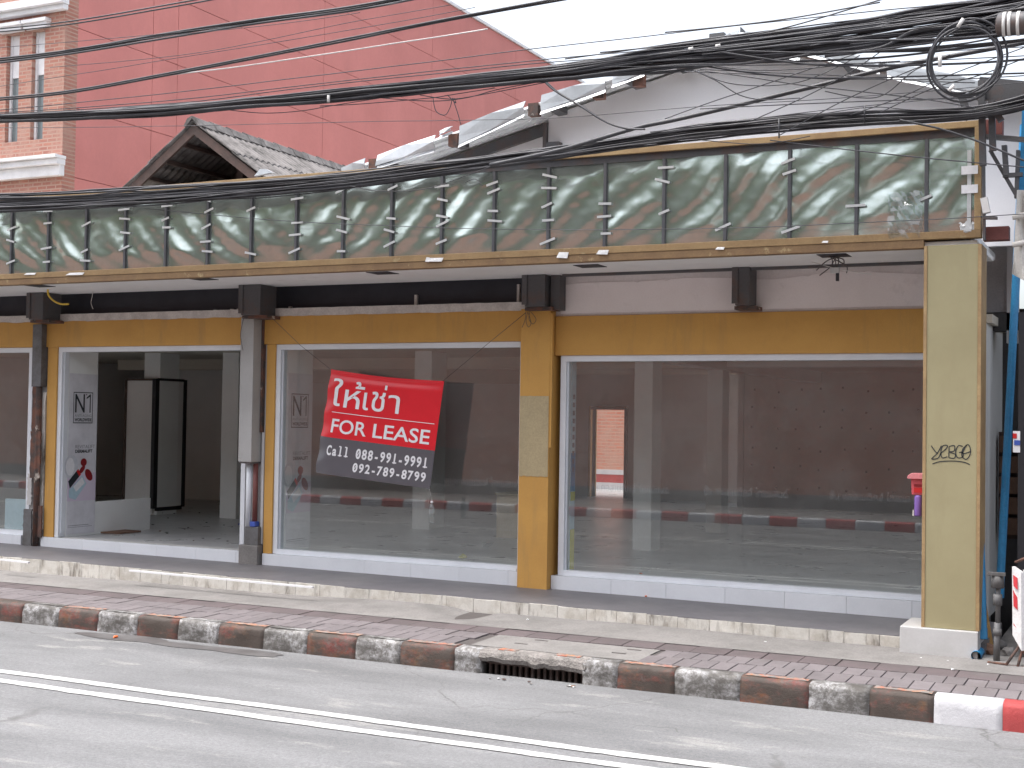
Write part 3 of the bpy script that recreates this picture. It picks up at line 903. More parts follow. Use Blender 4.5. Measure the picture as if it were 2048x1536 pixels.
v = poly_t + [(p[0], 12.783, 3.215 + 0.006 * mnoise.noise(Vector((p[0] * 6, 8, 0)))) for p in poly_t]
f = [(k, n + 1 + k, n + 2 + k, k + 1) for k in range(n)]
bm.free()
MT['fresh_plaster'] = surf('pale_skim_coat', (0.80, 0.75, 0.74), (0.74, 0.69, 0.68), 1.5, rough=0.8, grain=0.03, bmp=0.06, dirt=(0.52, 0.48, 0.46), dscale=2.5, da=0.6, db=0.85)
v2 = v + [(p[0], 12.79, p[2]) for p in v]
N = len(v)
f2 = f + [(N + n + 1 + k, N + k, N + k + 1, N + n + 2 + k) for k in range(n)] + [(k + 1, N + k + 1, N + k, k) for k in range(n)] + [(n + 1 + k, N + n + 1 + k, N + n + 2 + k, n + 2 + k) for k in range(n)]
mesh_obj('skim_coat', v2, f2, MT['fresh_plaster'], S)

# steel brackets that carry the canopy
def bracket(x0, x1, z0, z1, y0):
    b = box('canopy_bracket', x0, x1, y0, 12.76, z0, z1, MT['steel_dark'], S, 0.006)
    box('bracket_flange', x0 - 0.03, x0 + 0.03, y0 - 0.012, y0 - 0.0005, z0 + 0.02, z1, MT['steel_dark'], b)
    box('bracket_base', x0 - 0.02, x1 + 0.06, y0 + 0.05, 12.755, z0 - 0.035, z0 - 0.001, MT['rust'], b)
bracket(-12.86, -12.62, 3.26, 3.60, 12.45)
bracket(-9.55, -9.28, 3.25, 3.60, 12.45)
bracket(-5.95, -5.72, 3.27, 3.60, 12.5)
bracket(-3.70, -3.56, 3.23, 3.60, 12.5)
box('bracket_plate', -5.70, -5.60, 12.6, 12.76, 3.24, 3.599, MT['steel_dark'], S)

# ---- stripped left column
lc = thing('stripped_column', 'stripped rusty steel column with flaking cladding beside the door bay', 'column', (-13.0, 12.8, 0.36))
box('core', -13.19, -12.84, 12.80, 13.0, 0.3, 3.26, MT['plinth'], lc)
box('grey_sleeve', -13.02, -12.86, 12.68, 12.795, 2.42, 3.22, MT['pipe_grey'], lc, 0.01)
tube('steel_pipe', [(-12.93, 12.73, 0.38), (-12.93, 12.73, 2.43)], 0.04, MT['rust'], lc, 10)
def flake(x0, x1, z0, z1, y, mat, nm, seed):
    n = 14
    L = [(x0 + 0.02 * mnoise.noise(Vector((k * 0.8, seed, 0))), y, z0 + (z1 - z0) * k / n) for k in range(n + 1)]
    R = [(x1 + 0.025 * mnoise.noise(Vector((k * 0.9, seed + 5, 0))), y, z0 + (z1 - z0) * k / n) for k in range(n + 1)]
    v = L + R + [(p[0], y + 0.02, p[2]) for p in L + R]
    m_, N = n + 1, 2 * n + 2
    f = [(k, m_ + k, m_ + k + 1, k + 1) for k in range(n)] + [(N + k + 1, N + m_ + k + 1, N + m_ + k, N + k) for k in range(n)]
    f += [(k + 1, N + k + 1, N + k, k) for k in range(n)] + [(m_ + k, N + m_ + k, N + m_ + k + 1, m_ + k + 1) for k in range(n)]
    mesh_obj(nm, v, f, mat, lc)
flake(-13.08, -12.98, 1.4, 2.42, 12.765, MT['rust'], 'rusty_cladding', 3)
flake(-13.03, -12.86, 1.25, 1.85, 12.70, MT['rust'], 'rust_crust', 5)
flake(-12.90, -12.85, 0.6, 2.35, 12.76, MT['edge_tile'], 'white_cladding', 7)
flake(-13.12, -13.05, 0.9, 1.3, 12.755, MT['plinth'], 'white_cladding', 9)
flake(-13.12, -12.98, 0.36, 0.85, 12.70, MT['pipe_grey'], 'cement_base', 11)
flake(-12.9, -12.83, 0.5, 0.9, 12.72, MT['rust'], 'rust_crust', 13)

# ---- middle column: grey board over bare pipes
mc = thing('boxed_column', 'column boxed in a grey board above bare pipes, right of the door bay', 'column', (-9.55, 12.8, 0.36))
box('core', -9.695, -9.41, 12.80, 13.0, 0.3, 3.26, MT['plinth'], mc)
MT['grey_board'] = surf('grey_fibre_board', (0.40, 0.395, 0.385), (0.35, 0.345, 0.335), 2, rough=0.8, grain=0.05, dirt=(0.27, 0.25, 0.23), dscale=2.2, da=0.6, db=0.85)
box('grey_board', -9.66, -9.475, 12.60, 12.795, 1.555, 3.235, MT['grey_board'], mc, 0.006)
box('board_end', -9.65, -9.48, 12.612, 12.79, 1.535, 1.554, MT['steel_dark'], mc)
tube('white_pipe', [(-9.585, 12.72, 0.80), (-9.585, 12.72, 1.54)], 0.035, MT['frame'], mc, 10)
tube('red_pipe', [(-9.51, 12.74, 0.86), (-9.51, 12.74, 1.54)], 0.03, MT['redoxide'], mc, 10)
box('pipe_coupling', -9.545, -9.47, 12.69, 12.78, 0.80, 0.86, MT['blue_scrap'], mc, 0.01)
box('grey_fitting', -9.62, -9.43, 12.70, 12.795, 0.58, 0.80, MT['pipe_grey'], mc, 0.01)
box('cement_foot', -9.69, -9.42, 12.68, 12.80, 0.32, 0.585, MT['concrete'], mc, 0.012)
box('white_edging', -9.445, -9.412, 12.76, 12.798, 0.60, 1.9, MT['plinth'], mc)
box('rust_edging', -9.47, -9.442, 12.745, 12.796, 1.9, 3.23, MT['rust'], mc)
tube('loose_wire', catmull([(-9.62, 12.59, 3.22), (-9.64, 12.57, 3.05), (-9.63, 12.575, 2.95), (-9.60, 12.57, 2.85)], 5), 0.004, MT['cable_grey'], mc, 4)

# ---- windows
def window(x0, x1, z0, z1, panes, glazed=True, label=None):
    t = 0.062
    bm = bmesh.new()
    bm_box(bm, x0, x0 + t, 12.79, 12.90, z0, z1)
    bm_box(bm, x1 - t, x1, 12.79, 12.90, z0, z1)
    bm_box(bm, x0 + t, x1 - t, 12.79, 12.90, z1 - t, z1)
    if glazed:
        bm_box(bm, x0 + t, x1 - t, 12.79, 12.90, z0, z0 + 0.055)
        bm_box(bm, x0 + t, x1 - t, 12.775, 12.7895, z0, z0 + 0.02)
    # inner bead, a step back
    s = t + 0.016
    bm_box(bm, x0 + t, x0 + s, 12.825, 12.895, z0 + 0.055, z1 - t)
    bm_box(bm, x1 - s, x1 - t, 12.825, 12.895, z0 + 0.055, z1 - t)
    wdw = bm_obj('window' if glazed else 'door_frame', bm, MT['frame'], S)
    if label: wdw['label'] = label
    if glazed:
        e = [x0 + s] + panes + [x1 - s]
        for a, b in zip(e[:-1], e[1:]):
            box('pane', a + 0.0015, b - 0.0015, 12.846, 12.854, z0 + 0.055, z1 - t, MT['glass'], wdw)
    return wdw
window(SL, -13.115, 0.505, 2.928, [-15.9], True)
window(-12.672, -9.70, 0.507, 2.928, [], False, 'white frame of the open door bay with its glass gone')
midw = window(-9.283, -6.067, 0.494, 2.928, [], True)
rgtw = window(-5.655, -1.76, 0.48, 2.774, [-3.70], True)

# ---- inside
tag(box('interior_floor', SL, -1.55, 12.985, 30, 0.1, FZ, MT['floor']), 'grey tiled shop floor strewn with dirt', 'floor', kind='structure')
box('ceiling', SL, -1.4, 13.0, 26.2, 3.06, 3.14, MT['ceiling'], S)
box('back_wall', SL, -10.75, 26, 26.2, FZ, 3.06, MT['inwall'], S)
box('back_wall', -10.75, -10.0, 26, 26.2, 2.33, 3.06, MT['inwall'], S)
box('back_wall', -10.0, -7.2, 26, 26.2, FZ, 3.06, MT['inwall'], S)
bw = box('back_wall', -7.2, -1.5, 24.6, 24.8, FZ, 3.06, MT['backwall'], S)
for k in range(70):
    xx_ = -6.9 + 0.42 * (k % 12) + rnd.uniform(-0.06, 0.06)
    zz_ = 0.9 + 0.36 * (k // 12) + rnd.uniform(-0.05, 0.05)
    box('plug_hole', xx_, xx_ + 0.035, 24.594, 24.599, zz_, zz_ + 0.04, MT['ink'], bw)
box('back_door_frame', -10.80, -10.75, 25.9, 26.25, FZ, 2.40, MT['gold_frame'], S)
box('back_door_frame', -10.0, -9.95, 25.9, 26.25, FZ, 2.40, MT['old_wood'], S)
box('back_door_frame', -10.75, -10.0, 25.9, 26.25, 2.33, 2.40, MT['old_wood'], S)
box('inner_frame', -12.4, -12.25, 25.7, 25.95, FZ, 2.6, MT['gold_frame'], S)
box('side_wall', -1.6, -1.45, 13.0, 26, 0.3, 3.06, MT['inwall'], S)
box('side_wall', SL - 0.2, SL, 13.0, 26, 0.3, 3.06, MT['inwall'], S)
box('interior_beam', -5.9, -5.62, 13.0, 24.6, 2.86, 3.06, MT['incol'], S)
box('interior_beam', -5.62, -1.6, 18.6, 18.9, 2.90, 3.06, MT['incol'], S)
box('interior_beam', -17, -5.9, 18.6, 18.9, 2.88, 3.06, MT['ceiling'], S)
for (x0, x1, y0, y1) in ((-5.90, -5.66, 15.62, 15.97), (-5.91, -5.68, 18.62, 18.95), (-9.69, -9.41, 16.7, 17.15), (-13.10, -12.79, 16.65, 17.0), (-14.56, -14.24, 16.54, 17.0), (-9.7, -9.42, 21.5, 21.9)):
    box('interior_column', x0, x1, y0, y1, FZ, 3.06, MT['incol'], S, 0.004)
box('partition', -17.5, -15.2, 20.0, 20.12, FZ, 3.06, MT['inwall'], S)
box('partition', -15.2, -9.9, 22.0, 22.12, FZ, 2.75, MT['inwall'], S)
box('partition', -15.2, -9.9, 21.95, 22.17, 2.75, 3.06, MT['ceiling'], S)
# short walls that carry the posters
box('display_wall', -12.66, -12.60, 12.905, 13.42, FZ, 3.06, MT['incol'], S)
box('display_wall', -9.27, -9.205, 12.905, 13.42, FZ, 3.06, MT['incol'], S)
lw_ = box('low_wall', -12.68, -12.62, 13.425, 14.52, FZ, 0.925, MT['incol'], S)

# yard behind the back door
yard = thing('yard_wall', 'sunlit brick yard wall with a red and white base, seen through the back doorway', 'wall', (-12, 29, FZ))
box('brick_face', -17, -6, 29.0, 29.3, 0.96, 4.2, MT['opp_brick'], yard)
box('white_base', -17, -6, 28.93, 29.3, FZ, 0.66, MT['kwclean'], yard)
box('red_band', -17, -6, 28.94, 29.3, 0.66, 0.85, MT['krclean'], yard)
box('white_band', -17, -6, 28.93, 29.3, 0.85, 0.96, MT['kwclean'], yard)

# ---- canopy
box('soffit', SL, -1.37, 11.56, 12.78, 3.602, 3.64, MT['soffit'], S)
box('soffit_rail', -5.55, -1.76, 12.55, 12.60, 3.575, 3.6015, MT['steel_dark'], S)
box('canopy_roof', SL, -1.40, 11.62, 13.2, 3.66, 3.72, MT['zinc_under'], S)
for (px, py) in ((80, 572), (405, 558), (765, 546), (1180, 532), (1668, 511)):
    c = AZ(px, py, 3.60)
    box('opening_shade_plate', c.x - 0.13, c.x + 0.13, c.y - 0.12, c.y + 0.12, 3.597, 3.6015, MT['dark_void'], S)  # dark plate stands in for the shade inside each soffit hole
# ---- khaki corner pillar
pl = box('corner_pillar', -1.755, -1.352, 11.50, 11.86, 0.43, 3.602, MT['khaki'], S, 0.003)
pl['label'] = 'khaki clad corner pillar with scrawled black tag and white plinth'
box('edge_trim', -1.782, -1.7555, 11.494, 11.86, 0.431, 3.60, MT['tan_trim'], pl)
box('edge_trim', -1.3515, -1.325, 11.494, 11.86, 0.431, 3.60, MT['tan_trim'], pl)
box('plinth', -1.95, -1.33, 11.46, 12.05, 0.1, 0.428, MT['plinth'], pl, 0.008)
def stroke(pts, w, Y, mat, parent, name):
    pts = [Vector((p[0], Y, p[1])) for p in pts]
    v, f = [], []
    for i, p in enumerate(pts):
        t = (pts[min(i + 1, len(pts) - 1)] - pts[max(i - 1, 0)]).normalized()
        s = Vector((-t.z, 0, t.x)) * w / 2
        v += [tuple(p + s), tuple(p - s)]
    f = [(2 * i, 2 * i + 1, 2 * i + 3, 2 * i + 2) for i in range(len(pts) - 1)]
    return v, f
gv, gf = [], []
def tagpx(q):      # zoomed-photo points of the scrawl -> pillar face
    p = AY(1348 + q[0] / 2.926, 500 + q[1] / 2.926, 11.4965)
    return (p.x, p.z)
for poly in ([(1505, 1145), (1530, 1180), (1545, 1190)], [(1565, 1145), (1540, 1190), (1508, 1222), (1545, 1218), (1560, 1190)],
             [(1560, 1190), (1590, 1165), (1600, 1145), (1575, 1145), (1562, 1175), (1568, 1215), (1600, 1210)],
             [(1610, 1150), (1608, 1215)], [(1610, 1150), (1640, 1145), (1640, 1175), (1612, 1182), (1645, 1195), (1640, 1218), (1610, 1216)],
             [(1690, 1150), (1665, 1145), (1648, 1180), (1660, 1215), (1690, 1210), (1688, 1185), (1668, 1185)],
             [(1715, 1140), (1690, 1165), (1685, 1205), (1710, 1225), (1733, 1195), (1732, 1155), (1715, 1140), (1690, 1190), (1735, 1180)],
             [(1512, 1252), (1560, 1238), (1640, 1235), (1700, 1243), (1732, 1256)]):
    pts = [(q.x, q.y) for q in catmull([(*tagpx(p), 0) for p in poly], 5)]
    v, f = stroke(pts, 0.008, 11.4965, None, None, '')
    b = len(gv)
    gv += v; gf += [tuple(b + k for k in t) for t in f]
mesh_obj('scrawled_tag', gv, gf, MT['ink'], pl)

# ================================================================== SIGNBOARD BOX over the shop
sg = thing('signboard', 'long signboard box covered in rippled reflective film with dark ribs', 'signboard', (-8, 11.5, 3.6))
FX0, FX1 = SL, -1.36
v, f = [], []
nx, nz = 640, 40
def foil_y(x, z):
    u = (z - 3.72) / 0.84
    rb = math.sin(PI * ((x + 12.2) / 0.5794 % 1.0))
    s = min(1, max(0, (x + 9.2) / 2.4)); s = s * s * (3 - 2 * s)
    wpx = 0.45 * mnoise.noise(Vector((x * 0.8, z * 1.1, 2)))
    right = math.sin(2 * PI * ((x * 0.95 - z * 1.05) / 0.37 + 1.3 * wpx)) + 0.7 * math.sin(2 * PI * ((x - z * 0.95) / 0.83 + 2 * wpx + 0.2))
    left = math.sin(2 * PI * ((x * 0.95 + z * 1.0) / 0.38 + 1.3 * wpx)) + 0.7 * math.sin(2 * PI * ((x + z * 0.95) / 0.85 + 2 * wpx))
    w = right * s + left * (1 - s)
    ed = min(1, 5 * u) * min(1, 5 * (1 - u))
    amp = 0.0056 * (0.72 + 0.45 * mnoise.noise(Vector((x * 0.9, z, 9))))
    big = 0.013 * mnoise.noise(Vector((x * 1.4, z * 1.6, 5)))
    crink = 0.0016 * mnoise.noise(Vector((x * 11, z * 14, 1)))
    return 11.535 - (0.68 + 0.32 * rb) * ed * (w * amp + big) - 0.010 * rb * ed - crink * ed
for j in range(nz + 1):
    for i in range(nx + 1):
        xk, zk = FX0 + (FX1 - FX0) * i / nx, 3.72 + 0.84 * j / nz
        v.append((xk, foil_y(xk, zk), zk))
for j in range(nz):
    for i in range(nx):
        a = j * (nx + 1) + i
        f.append((a, a + 1, a + nx + 2, a + nx + 1))
mesh_obj('reflective_film', v, f, MT['foil'], sg, True)
box('back_board', FX0, FX1, 11.60, 11.63, 3.66, 4.56, MT['gable'], sg)
box('top_rail', FX0, -1.33, 11.50, 11.62, 4.57, 4.625, MT['tan_trim'], sg, 0.004)
box('top_dark_board', FX0, -1.385, 11.525, 11.56, 4.505, 4.568, MT['steel_dark'], sg)  # dark steel board just below the top rail
MT['ochre_trim'] = surf('ochre_brown_trim', (0.29, 0.19, 0.088), (0.23, 0.145, 0.065), 5, rough=0.6, dirt=(0.40, 0.32, 0.18), dscale=5, da=0.62, db=0.72)
box('bottom_rail', FX0, -1.33, 11.495, 11.60, 3.655, 3.718, MT['ochre_trim'], sg, 0.004)
box('bottom_rail', FX0, -1.786, 11.502, 11.60, 3.585, 3.654, MT['brown_trim'], sg, 0.004)
box('end_post', -1.385, -1.330, 11.496, 11.62, 3.7185, 4.5695, MT['tan_trim'], sg, 0.004)
ribx = [-12.2 + 0.5794 * k for k in range(-10, 19)]
for k, xk in enumerate(ribx):
    if xk < SL or xk > -1.5: continue
    rb = box('rib', xk - 0.014, xk + 0.014, 11.508, 11.534, 3.7185, 4.50, MT['rib'], sg)
    for zk in (3.83, 3.98, 4.13, 4.27, 4.40):
        if rnd.random() < (0.72 if xk < -4.2 else 0.42):
            L = rnd.uniform(0.05, 0.085)
            a = rnd.choice([0, 0, 0.05, -0.1, 0.3, 0.35, -0.25]) + rnd.uniform(-0.05, 0.05)
            zc = zk + rnd.uniform(-0.04, 0.04)
            d = Vector((math.cos(a), 0, math.sin(a)))
            nrm = Vector((-math.sin(a), 0, math.cos(a)))
            c = Vector((xk + rnd.uniform(-0.02, 0.02), 11.5055, zc))
            bm = bmesh.new()
            bm_prism(bm, [c - d * L - nrm * 0.011, c + d * L - nrm * 0.011, c + d * L + nrm * 0.011, c - d * L + nrm * 0.011], (0, 0.002, 0))
            bm_obj('tape_strip', bm, MT['tape'], rb)
# torn paper scraps stuck along the bottom rail
for px, py, w, h in ((870, 520, 40, 8), (1125, 511, 26, 12), (1205, 505, 26, 9), (855, 520, 10, 10), (1440, 497, 18, 5), (1650, 484, 12, 4), (150, 548, 60, 6), (60, 548, 40, 5)):
    c = AY(px, py, 11.488)
    bm = bmesh.new()
    sx, sz = w / 2 * 0.0047, h / 2 * 0.0047
    bm_prism(bm, [(c.x - sx, 11.482, c.z - sz * 0.7), (c.x + sx * 0.8, 11.486, c.z - sz), (c.x + sx, 11.49, c.z + sz), (c.x - sx * 0.6, 11.49, c.z + sz * 1.2)], (0, 0.003, 0))
    bm_obj('torn_scrap', bm, MT['paper'], sg)
# loose plastic bulging at the right end of the film
def crumple(name, px0, px1, py0, py1, Y, mat, parent, seed, amp=0.03):
    a, b = AY(px0, py0, Y), AY(px1, py1, Y)
    v, f = [], []
    n = 10
    for j in range(n + 1):
        for i in range(n + 1):
            q = Vector((i * 0.6 + seed, j * 0.6, seed))
            e = min(i, j, n - i, n - j) / n * 2
            v.append((a.x + (b.x - a.x) * i / n + 0.02 * mnoise.noise(q * 1.3 + Vector((9, 0, 0))), Y - amp * (e + 0.5 * mnoise.noise(q) + 0.3 * mnoise.noise(q * 2.5)), a.z + (b.z - a.z) * j / n + 0.02 * mnoise.noise(q * 1.7)))
    for j in range(n):
        for i in range(n):
            k = j * (n + 1) + i
            f.append((k, k + n + 1, k + n + 2, k + 1))
    o = mesh_obj(name, v, f, mat, parent)
    return o
crumple('loose_plastic', 1775, 1845, 385, 478, 11.50, MT['clear'], sg, 3, 0.035)
crumple('crumpled_foil', 1918, 1952, 445, 472, 11.505, MT['tape'], sg, 5, 0.02)
box('support_strip', AY(1935, 300, 11.5).x, AY(1943, 300, 11.5).x, 11.497, 11.506, AY(1939, 460, 11.5).z, AY(1939, 300, 11.5).z, MT['tape'], sg)
for py in (340, 378):
    c = AY(1938, py, 11.49)
    box('tape_strip', c.x - 0.06, c.x + 0.07, 11.488, 11.494, c.z - 0.035, c.z + 0.035, MT['white'], sg)
for z0, z1, x1 in ((4.515, 4.645, -1.18), (3.64, 3.752, -1.125)):
    bo = box('red_beam_end', -1.329, x1, 11.60, 11.72, z0, z1, MT['redoxide'], sg, 0.004)

# ================================================================== BUILDINGS AND ROOFS BEHIND
rbld = thing('red_building', 'tall coral red building with a brick front corner behind the shop row', 'building', (-20, 17, 0))
RX = -16.875
# brick front with slit windows, cut as a wall with openings
slits = [(-18.23, -17.93), (-17.63, -17.34)]
fz0, fz1, wz0, wz1 = 3.3, 13.4, 6.80, 8.70
box('brick_front', -30, slits[0][0], 17.0, 17.3, fz0, fz1, MT['rb_brick'], rbld)
box('brick_front', slits[0][1], slits[1][0], 17.0, 17.3, wz0, wz1, MT['rb_brick'], rbld)
box('brick_front', slits[1][1], RX, 17.0, 17.3, fz0, fz1, MT['rb_brick'], rbld)
box('brick_front', slits[0][0], slits[1][1], 17.0, 17.3, fz0, wz0, MT['rb_brick'], rbld)
box('brick_front', slits[0][0], slits[1][1], 17.0, 17.3, wz1, fz1, MT['rb_brick'], rbld)
for a, b in slits:
    wn_ = box('slit_window', a + 0.002, b - 0.002, 17.12, 17.16, wz0 + 0.002, wz1 - 0.002, MT['slit_glass'], rbld)
    box('frame', a + 0.003, a + 0.05, 17.08, 17.119, wz0 + 0.003, wz1 - 0.003, MT['white_mould'], wn_)
    box('frame', b - 0.05, b - 0.003, 17.08, 17.119, wz0 + 0.003, wz1 - 0.003, MT['white_mould'], wn_)
    box('blind', a + 0.051, b - 0.051, 17.10, 17.118, wz1 - 0.75, wz1 - 0.003, MT['white_mould'], wn_)
    box('lintel', a - 0.12, b + 0.12, 16.9, 16.998, wz1 + 0.02, wz1 + 0.11, MT['white_mould'], wn_)
    box('lintel', a - 0.14, b + 0.14, 16.86, 16.998, wz1 + 0.111, wz1 + 0.17, MT['white_mould'], wn_)
for z0, z1, p in ((8.97, 9.06, 0.12), (9.061, 9.2, 0.2), (6.12, 6.3, 0.12), (6.301, 6.40, 0.2), (6.401, 6.46, 0.26)):
    box('cornice', -30, RX + 0.03 + p * 0.25, 17.0 - p, 16.9985, z0, z1, MT['white_mould'], rbld, 0.01)
# coral side wall in render panels with fine joints
box('side_wall_core', -30, RX - 0.03, 17.32, 46, 3.3, 12.98, MT['red_joint'], rbld)
zr = [3.3, 4.9, 6.15, 7.35, 8.75, 10.0, 11.4, 13.0]
yr = [17.3, 19.2, 19.9, 24.8, 29.7, 34.6, 39.5, 46]
for j in range(len(zr) - 1):
    for i in range(len(yr) - 1):
        box('wall_panel', RX - 0.03, RX, yr[i] + (0.006 if i else 0), yr[i + 1] - 0.006, zr[j] + 0.006, zr[j + 1] - 0.006, MT['red_wall'], rbld)
box('parapet', RX - 0.35, RX + 0.05, 17.3, 46, 13.0, 13.08, MT['white_mould'], rbld)

# ---- big metal roof with a grey gable
mr_ = thing('metal_roof', 'broken silver sheet roof with a mauve grey gable above the signboard', 'roof', (-4, 13.2, 4.7))
ridge = AY(1478, 70, 12.35)
RXr, RZr = ridge.x, ridge.z
def roof_z(x):
    return RZr + (x - RXr) * (0.232 if x < RXr else -0.30)
GX0, GX1 = -8.9, 0.2
q0 = AY(1097, 240, 12.70)
gw = prism('gable_wall', [(q0.x, 12.70, 3.73), (GX1, 12.70, 3.73), (GX1, 12.70, roof_z(GX1) - 0.03), (RXr, 12.70, RZr - 0.03), (q0.x, 12.70, roof_z(q0.x) - 0.03)], (0, 0.08, 0), MT['gable'], mr_)
prism('gable_step', [(-8.6, 12.95, 3.73), (q0.x - 0.003, 12.95, 3.73), (q0.x - 0.003, 12.95, roof_z(q0.x) - 0.04), (-8.6, 12.95, roof_z(-8.6) - 0.04)], (0, 0.09, 0), MT['gable'], mr_)
box('gable_post', q0.x - 0.045, q0.x - 0.004, 12.66, 12.945, 4.3, roof_z(q0.x) - 0.1, MT['steel_dark'], mr_)
c = AY(1105, 290, 12.62); box('bracket', c.x - 0.06, c.x + 0.08, 12.60, 12.695, c.z - 0.08, c.z + 0.03, MT['steel_dark'], mr_)
def roof_sheet(name, x0, x1, y0, y1, mat, lift=0.0, pitch=0.15):
    """trapezoid ribs run down the slope: the profile varies along Y"""
    v, f = [], []
    prof = []
    y = y0
    while y < y1:
        for dy, dz in ((0, 0), (0.05, 0), (0.062, 0.045), (0.1, 0.045), (0.112, 0)):
            if y + dy < y1: prof.append((y + dy, dz))
        y += pitch
    prof.append((y1, 0))
    for xk in (x0, x1):
        for yy, dz in prof: v.append((xk, yy, roof_z(xk) + dz + lift))
    n = len(prof)
    N = 2 * n
    v += [(p[0], p[1], p[2] - 0.004) for p in v]
    for k in range(n - 1):
        f.append((k, n + k, n + k + 1, k + 1))
        f.append((N + k + 1, N + n + k + 1, N + n + k, N + k))
    f.append(tuple([0, N] + [N + n, n])); f.append((n - 1, 2 * n - 1, N + 2 * n - 1, N + n - 1))
    return mesh_obj(name, v, f, mat, mr_)
xs_ = [-9.4, -8.35, -7.2, -6.05, -4.9, RXr]
for a, b in zip(xs_[:-1], xs_[1:]):
    roof_sheet('roof_sheet', a, b, 12.35 + rnd.uniform(-0.03, 0.03), 26.5, MT['zinc_under'], rnd.uniform(0, 0.008))
roof_sheet('roof_sheet', RXr, 0.4, 12.35, 26.5, MT['zinc'])
# barge flashings along the rake: some are bent or missing
def flashing(px0, py0, px1, py1, h0, h1, bend=0.0):
    a, b = AY(px0, py0, 12.30), AY(px1, py1, 12.30)
    bm = bmesh.new()
    j_ = lambda q: 0.03 * mnoise.noise(Vector((px0 * 0.37, q, 2)))
    m_ = a.lerp(b, 0.5)
    bm_prism(bm, [a + Vector((j_(1), 0, 0)), m_ + Vector((0, -0.02, 0.3 * j_(2))), b + Vector((j_(3), 0, 0)), b + Vector((j_(4) - 0.01, -bend - 0.012, -0.5 * h1)), b - Vector((j_(5), bend, h1)), m_ - Vector((0, bend + 0.012, 0.5 * (h0 + h1) + 0.4 * j_(6))), a - Vector((j_(7), bend, h0)), a + Vector((j_(8), -bend, -0.55 * h0))], (0, 0.012, 0))
    o = bm_obj('flashing', bm, MT['zinc'], mr_)
    bm = bmesh.new()
    bm_prism(bm, [a + Vector((0, 0.0, -h0 - 0.002)), b + Vector((0, 0.0, -h1 - 0.002)), b + Vector((0, -0.02, -h1 - 0.035)), a + Vector((0, -0.02, -h0 - 0.035))], (0, 0.01, 0))
    bm_obj('flashing_lip', bm, MT['zinc'], o)
flashing(683, 336, 730, 316, 0.14, 0.13)
flashing(755, 310, 870, 270, 0.12, 0.15, 0.02)
flashing(880, 262, 905, 252, 0.05, 0.05, 0.03)
flashing(918, 252, 1050, 202, 0.20, 0.13)
flashing(1082, 190, 1212, 155, 0.17, 0.12)
flashing(1225, 150, 1290, 128, 0.10, 0.09)
flashing(1440, 75, 1478, 60, 0.12, 0.14)
flashing(1490, 62, 1600, 82, 0.16, 0.16)
flashing(1610, 84, 1760, 120, 0.1, 0.1)
flashing(1775, 124, 2060, 180, 0.12, 0.12)
# rusty stringer ends where flashing is missing, rafters under the overhang
for px, py in ((745, 312), (905, 262), (1065, 200), (1195, 165), (1275, 140)):
    a = AY(px, py, 12.33)
    box('rafter_end', a.x - 0.05, a.x + 0.06, 12.33, 12.42, a.z - 0.16, a.z - 0.03, MT['rust'], mr_)
for xk in (-7.6, -6.75, -5.6, -4.75, -4.25, -2.6):
    prism('purlin', [(xk - 0.05, 12.36, roof_z(xk) - 0.10), (xk + 0.05, 12.36, roof_z(xk) - 0.09), (xk + 0.05, 12.36, roof_z(xk) - 0.015), (xk - 0.05, 12.36, roof_z(xk) - 0.02)], (0, 0.27, 0), MT['steel_dark'], mr_)
a, b = Vector((-8.4, 12.885, roof_z(-8.4) - 0.04)), Vector((q0.x - 0.05, 12.885, roof_z(q0.x) - 0.04))
prism('rake_rafter', [a, b, b + Vector((0, 0, -0.11)), a + Vector((0, 0, -0.11))], (0, 0.055, 0), MT['steel_dark'], mr_)
# ridge stub and vent
for px0, px1, py0, py1 in ((1418, 1448, 64, 95), (1480, 1482, 54, 80)):
    a, b = AY(px0, py1, 12.5), AY(px1, py0, 12.5)
    box('ridge_stub', a.x, b.x, 12.5, 12.7, a.z, b.z, MT['steel_dark'], mr_)

# ---- small old tiled gable at the left
tr_ = thing('tiled_roof', 'old grey tiled gable roof with dark open end before the red wall', 'roof', (-11.8, 14.2, 4.5))
TX, TZ, TY0, TY1 = -11.766, 6.05, 14.2, 21.0
SLP = 0.70
def tile_slope(sgn, y0, y1, span, name, mat):
    # courses of corrugated cement tiles, each course one row
    rows = 3
    for r_ in range(rows):
        d0, d1 = span * r_ / rows, span * (r_ + 1) / rows + 0.03
        v, f = [], []
        n = int((y1 - y0) / 0.0217)
        for k in range(n + 1):
            y = y0 + (y1 - y0) * k / n
            w = 0.014 * math.sin(2 * PI * y / 0.13)
            for d, lf in ((d0, 0.0), (d1, 0.022)):
                v.append((TX + sgn * d, y, TZ - SLP * d + w + lf))
                v.append((TX + sgn * d, y, TZ - SLP * d + w + lf - 0.016))
        for k in range(n):
            a = 4 * k
            f += [(a, a + 4, a + 6, a + 2), (a + 1, a + 3, a + 7, a + 5), (a + 2, a + 6, a + 7, a + 3)]
        f += [(0, 2, 3, 1), (4 * n, 4 * n + 1, 4 * n + 3, 4 * n + 2)]
        mesh_obj(name, v, f, mat, tr_)
tile_slope(1, TY0, TY1, 2.0, 'tile_course', MT['old_tile'])
tile_slope(-1, TY0, TY1, 2.2, 'tile_course', MT['old_tile'])
y = TY0 - 0.02
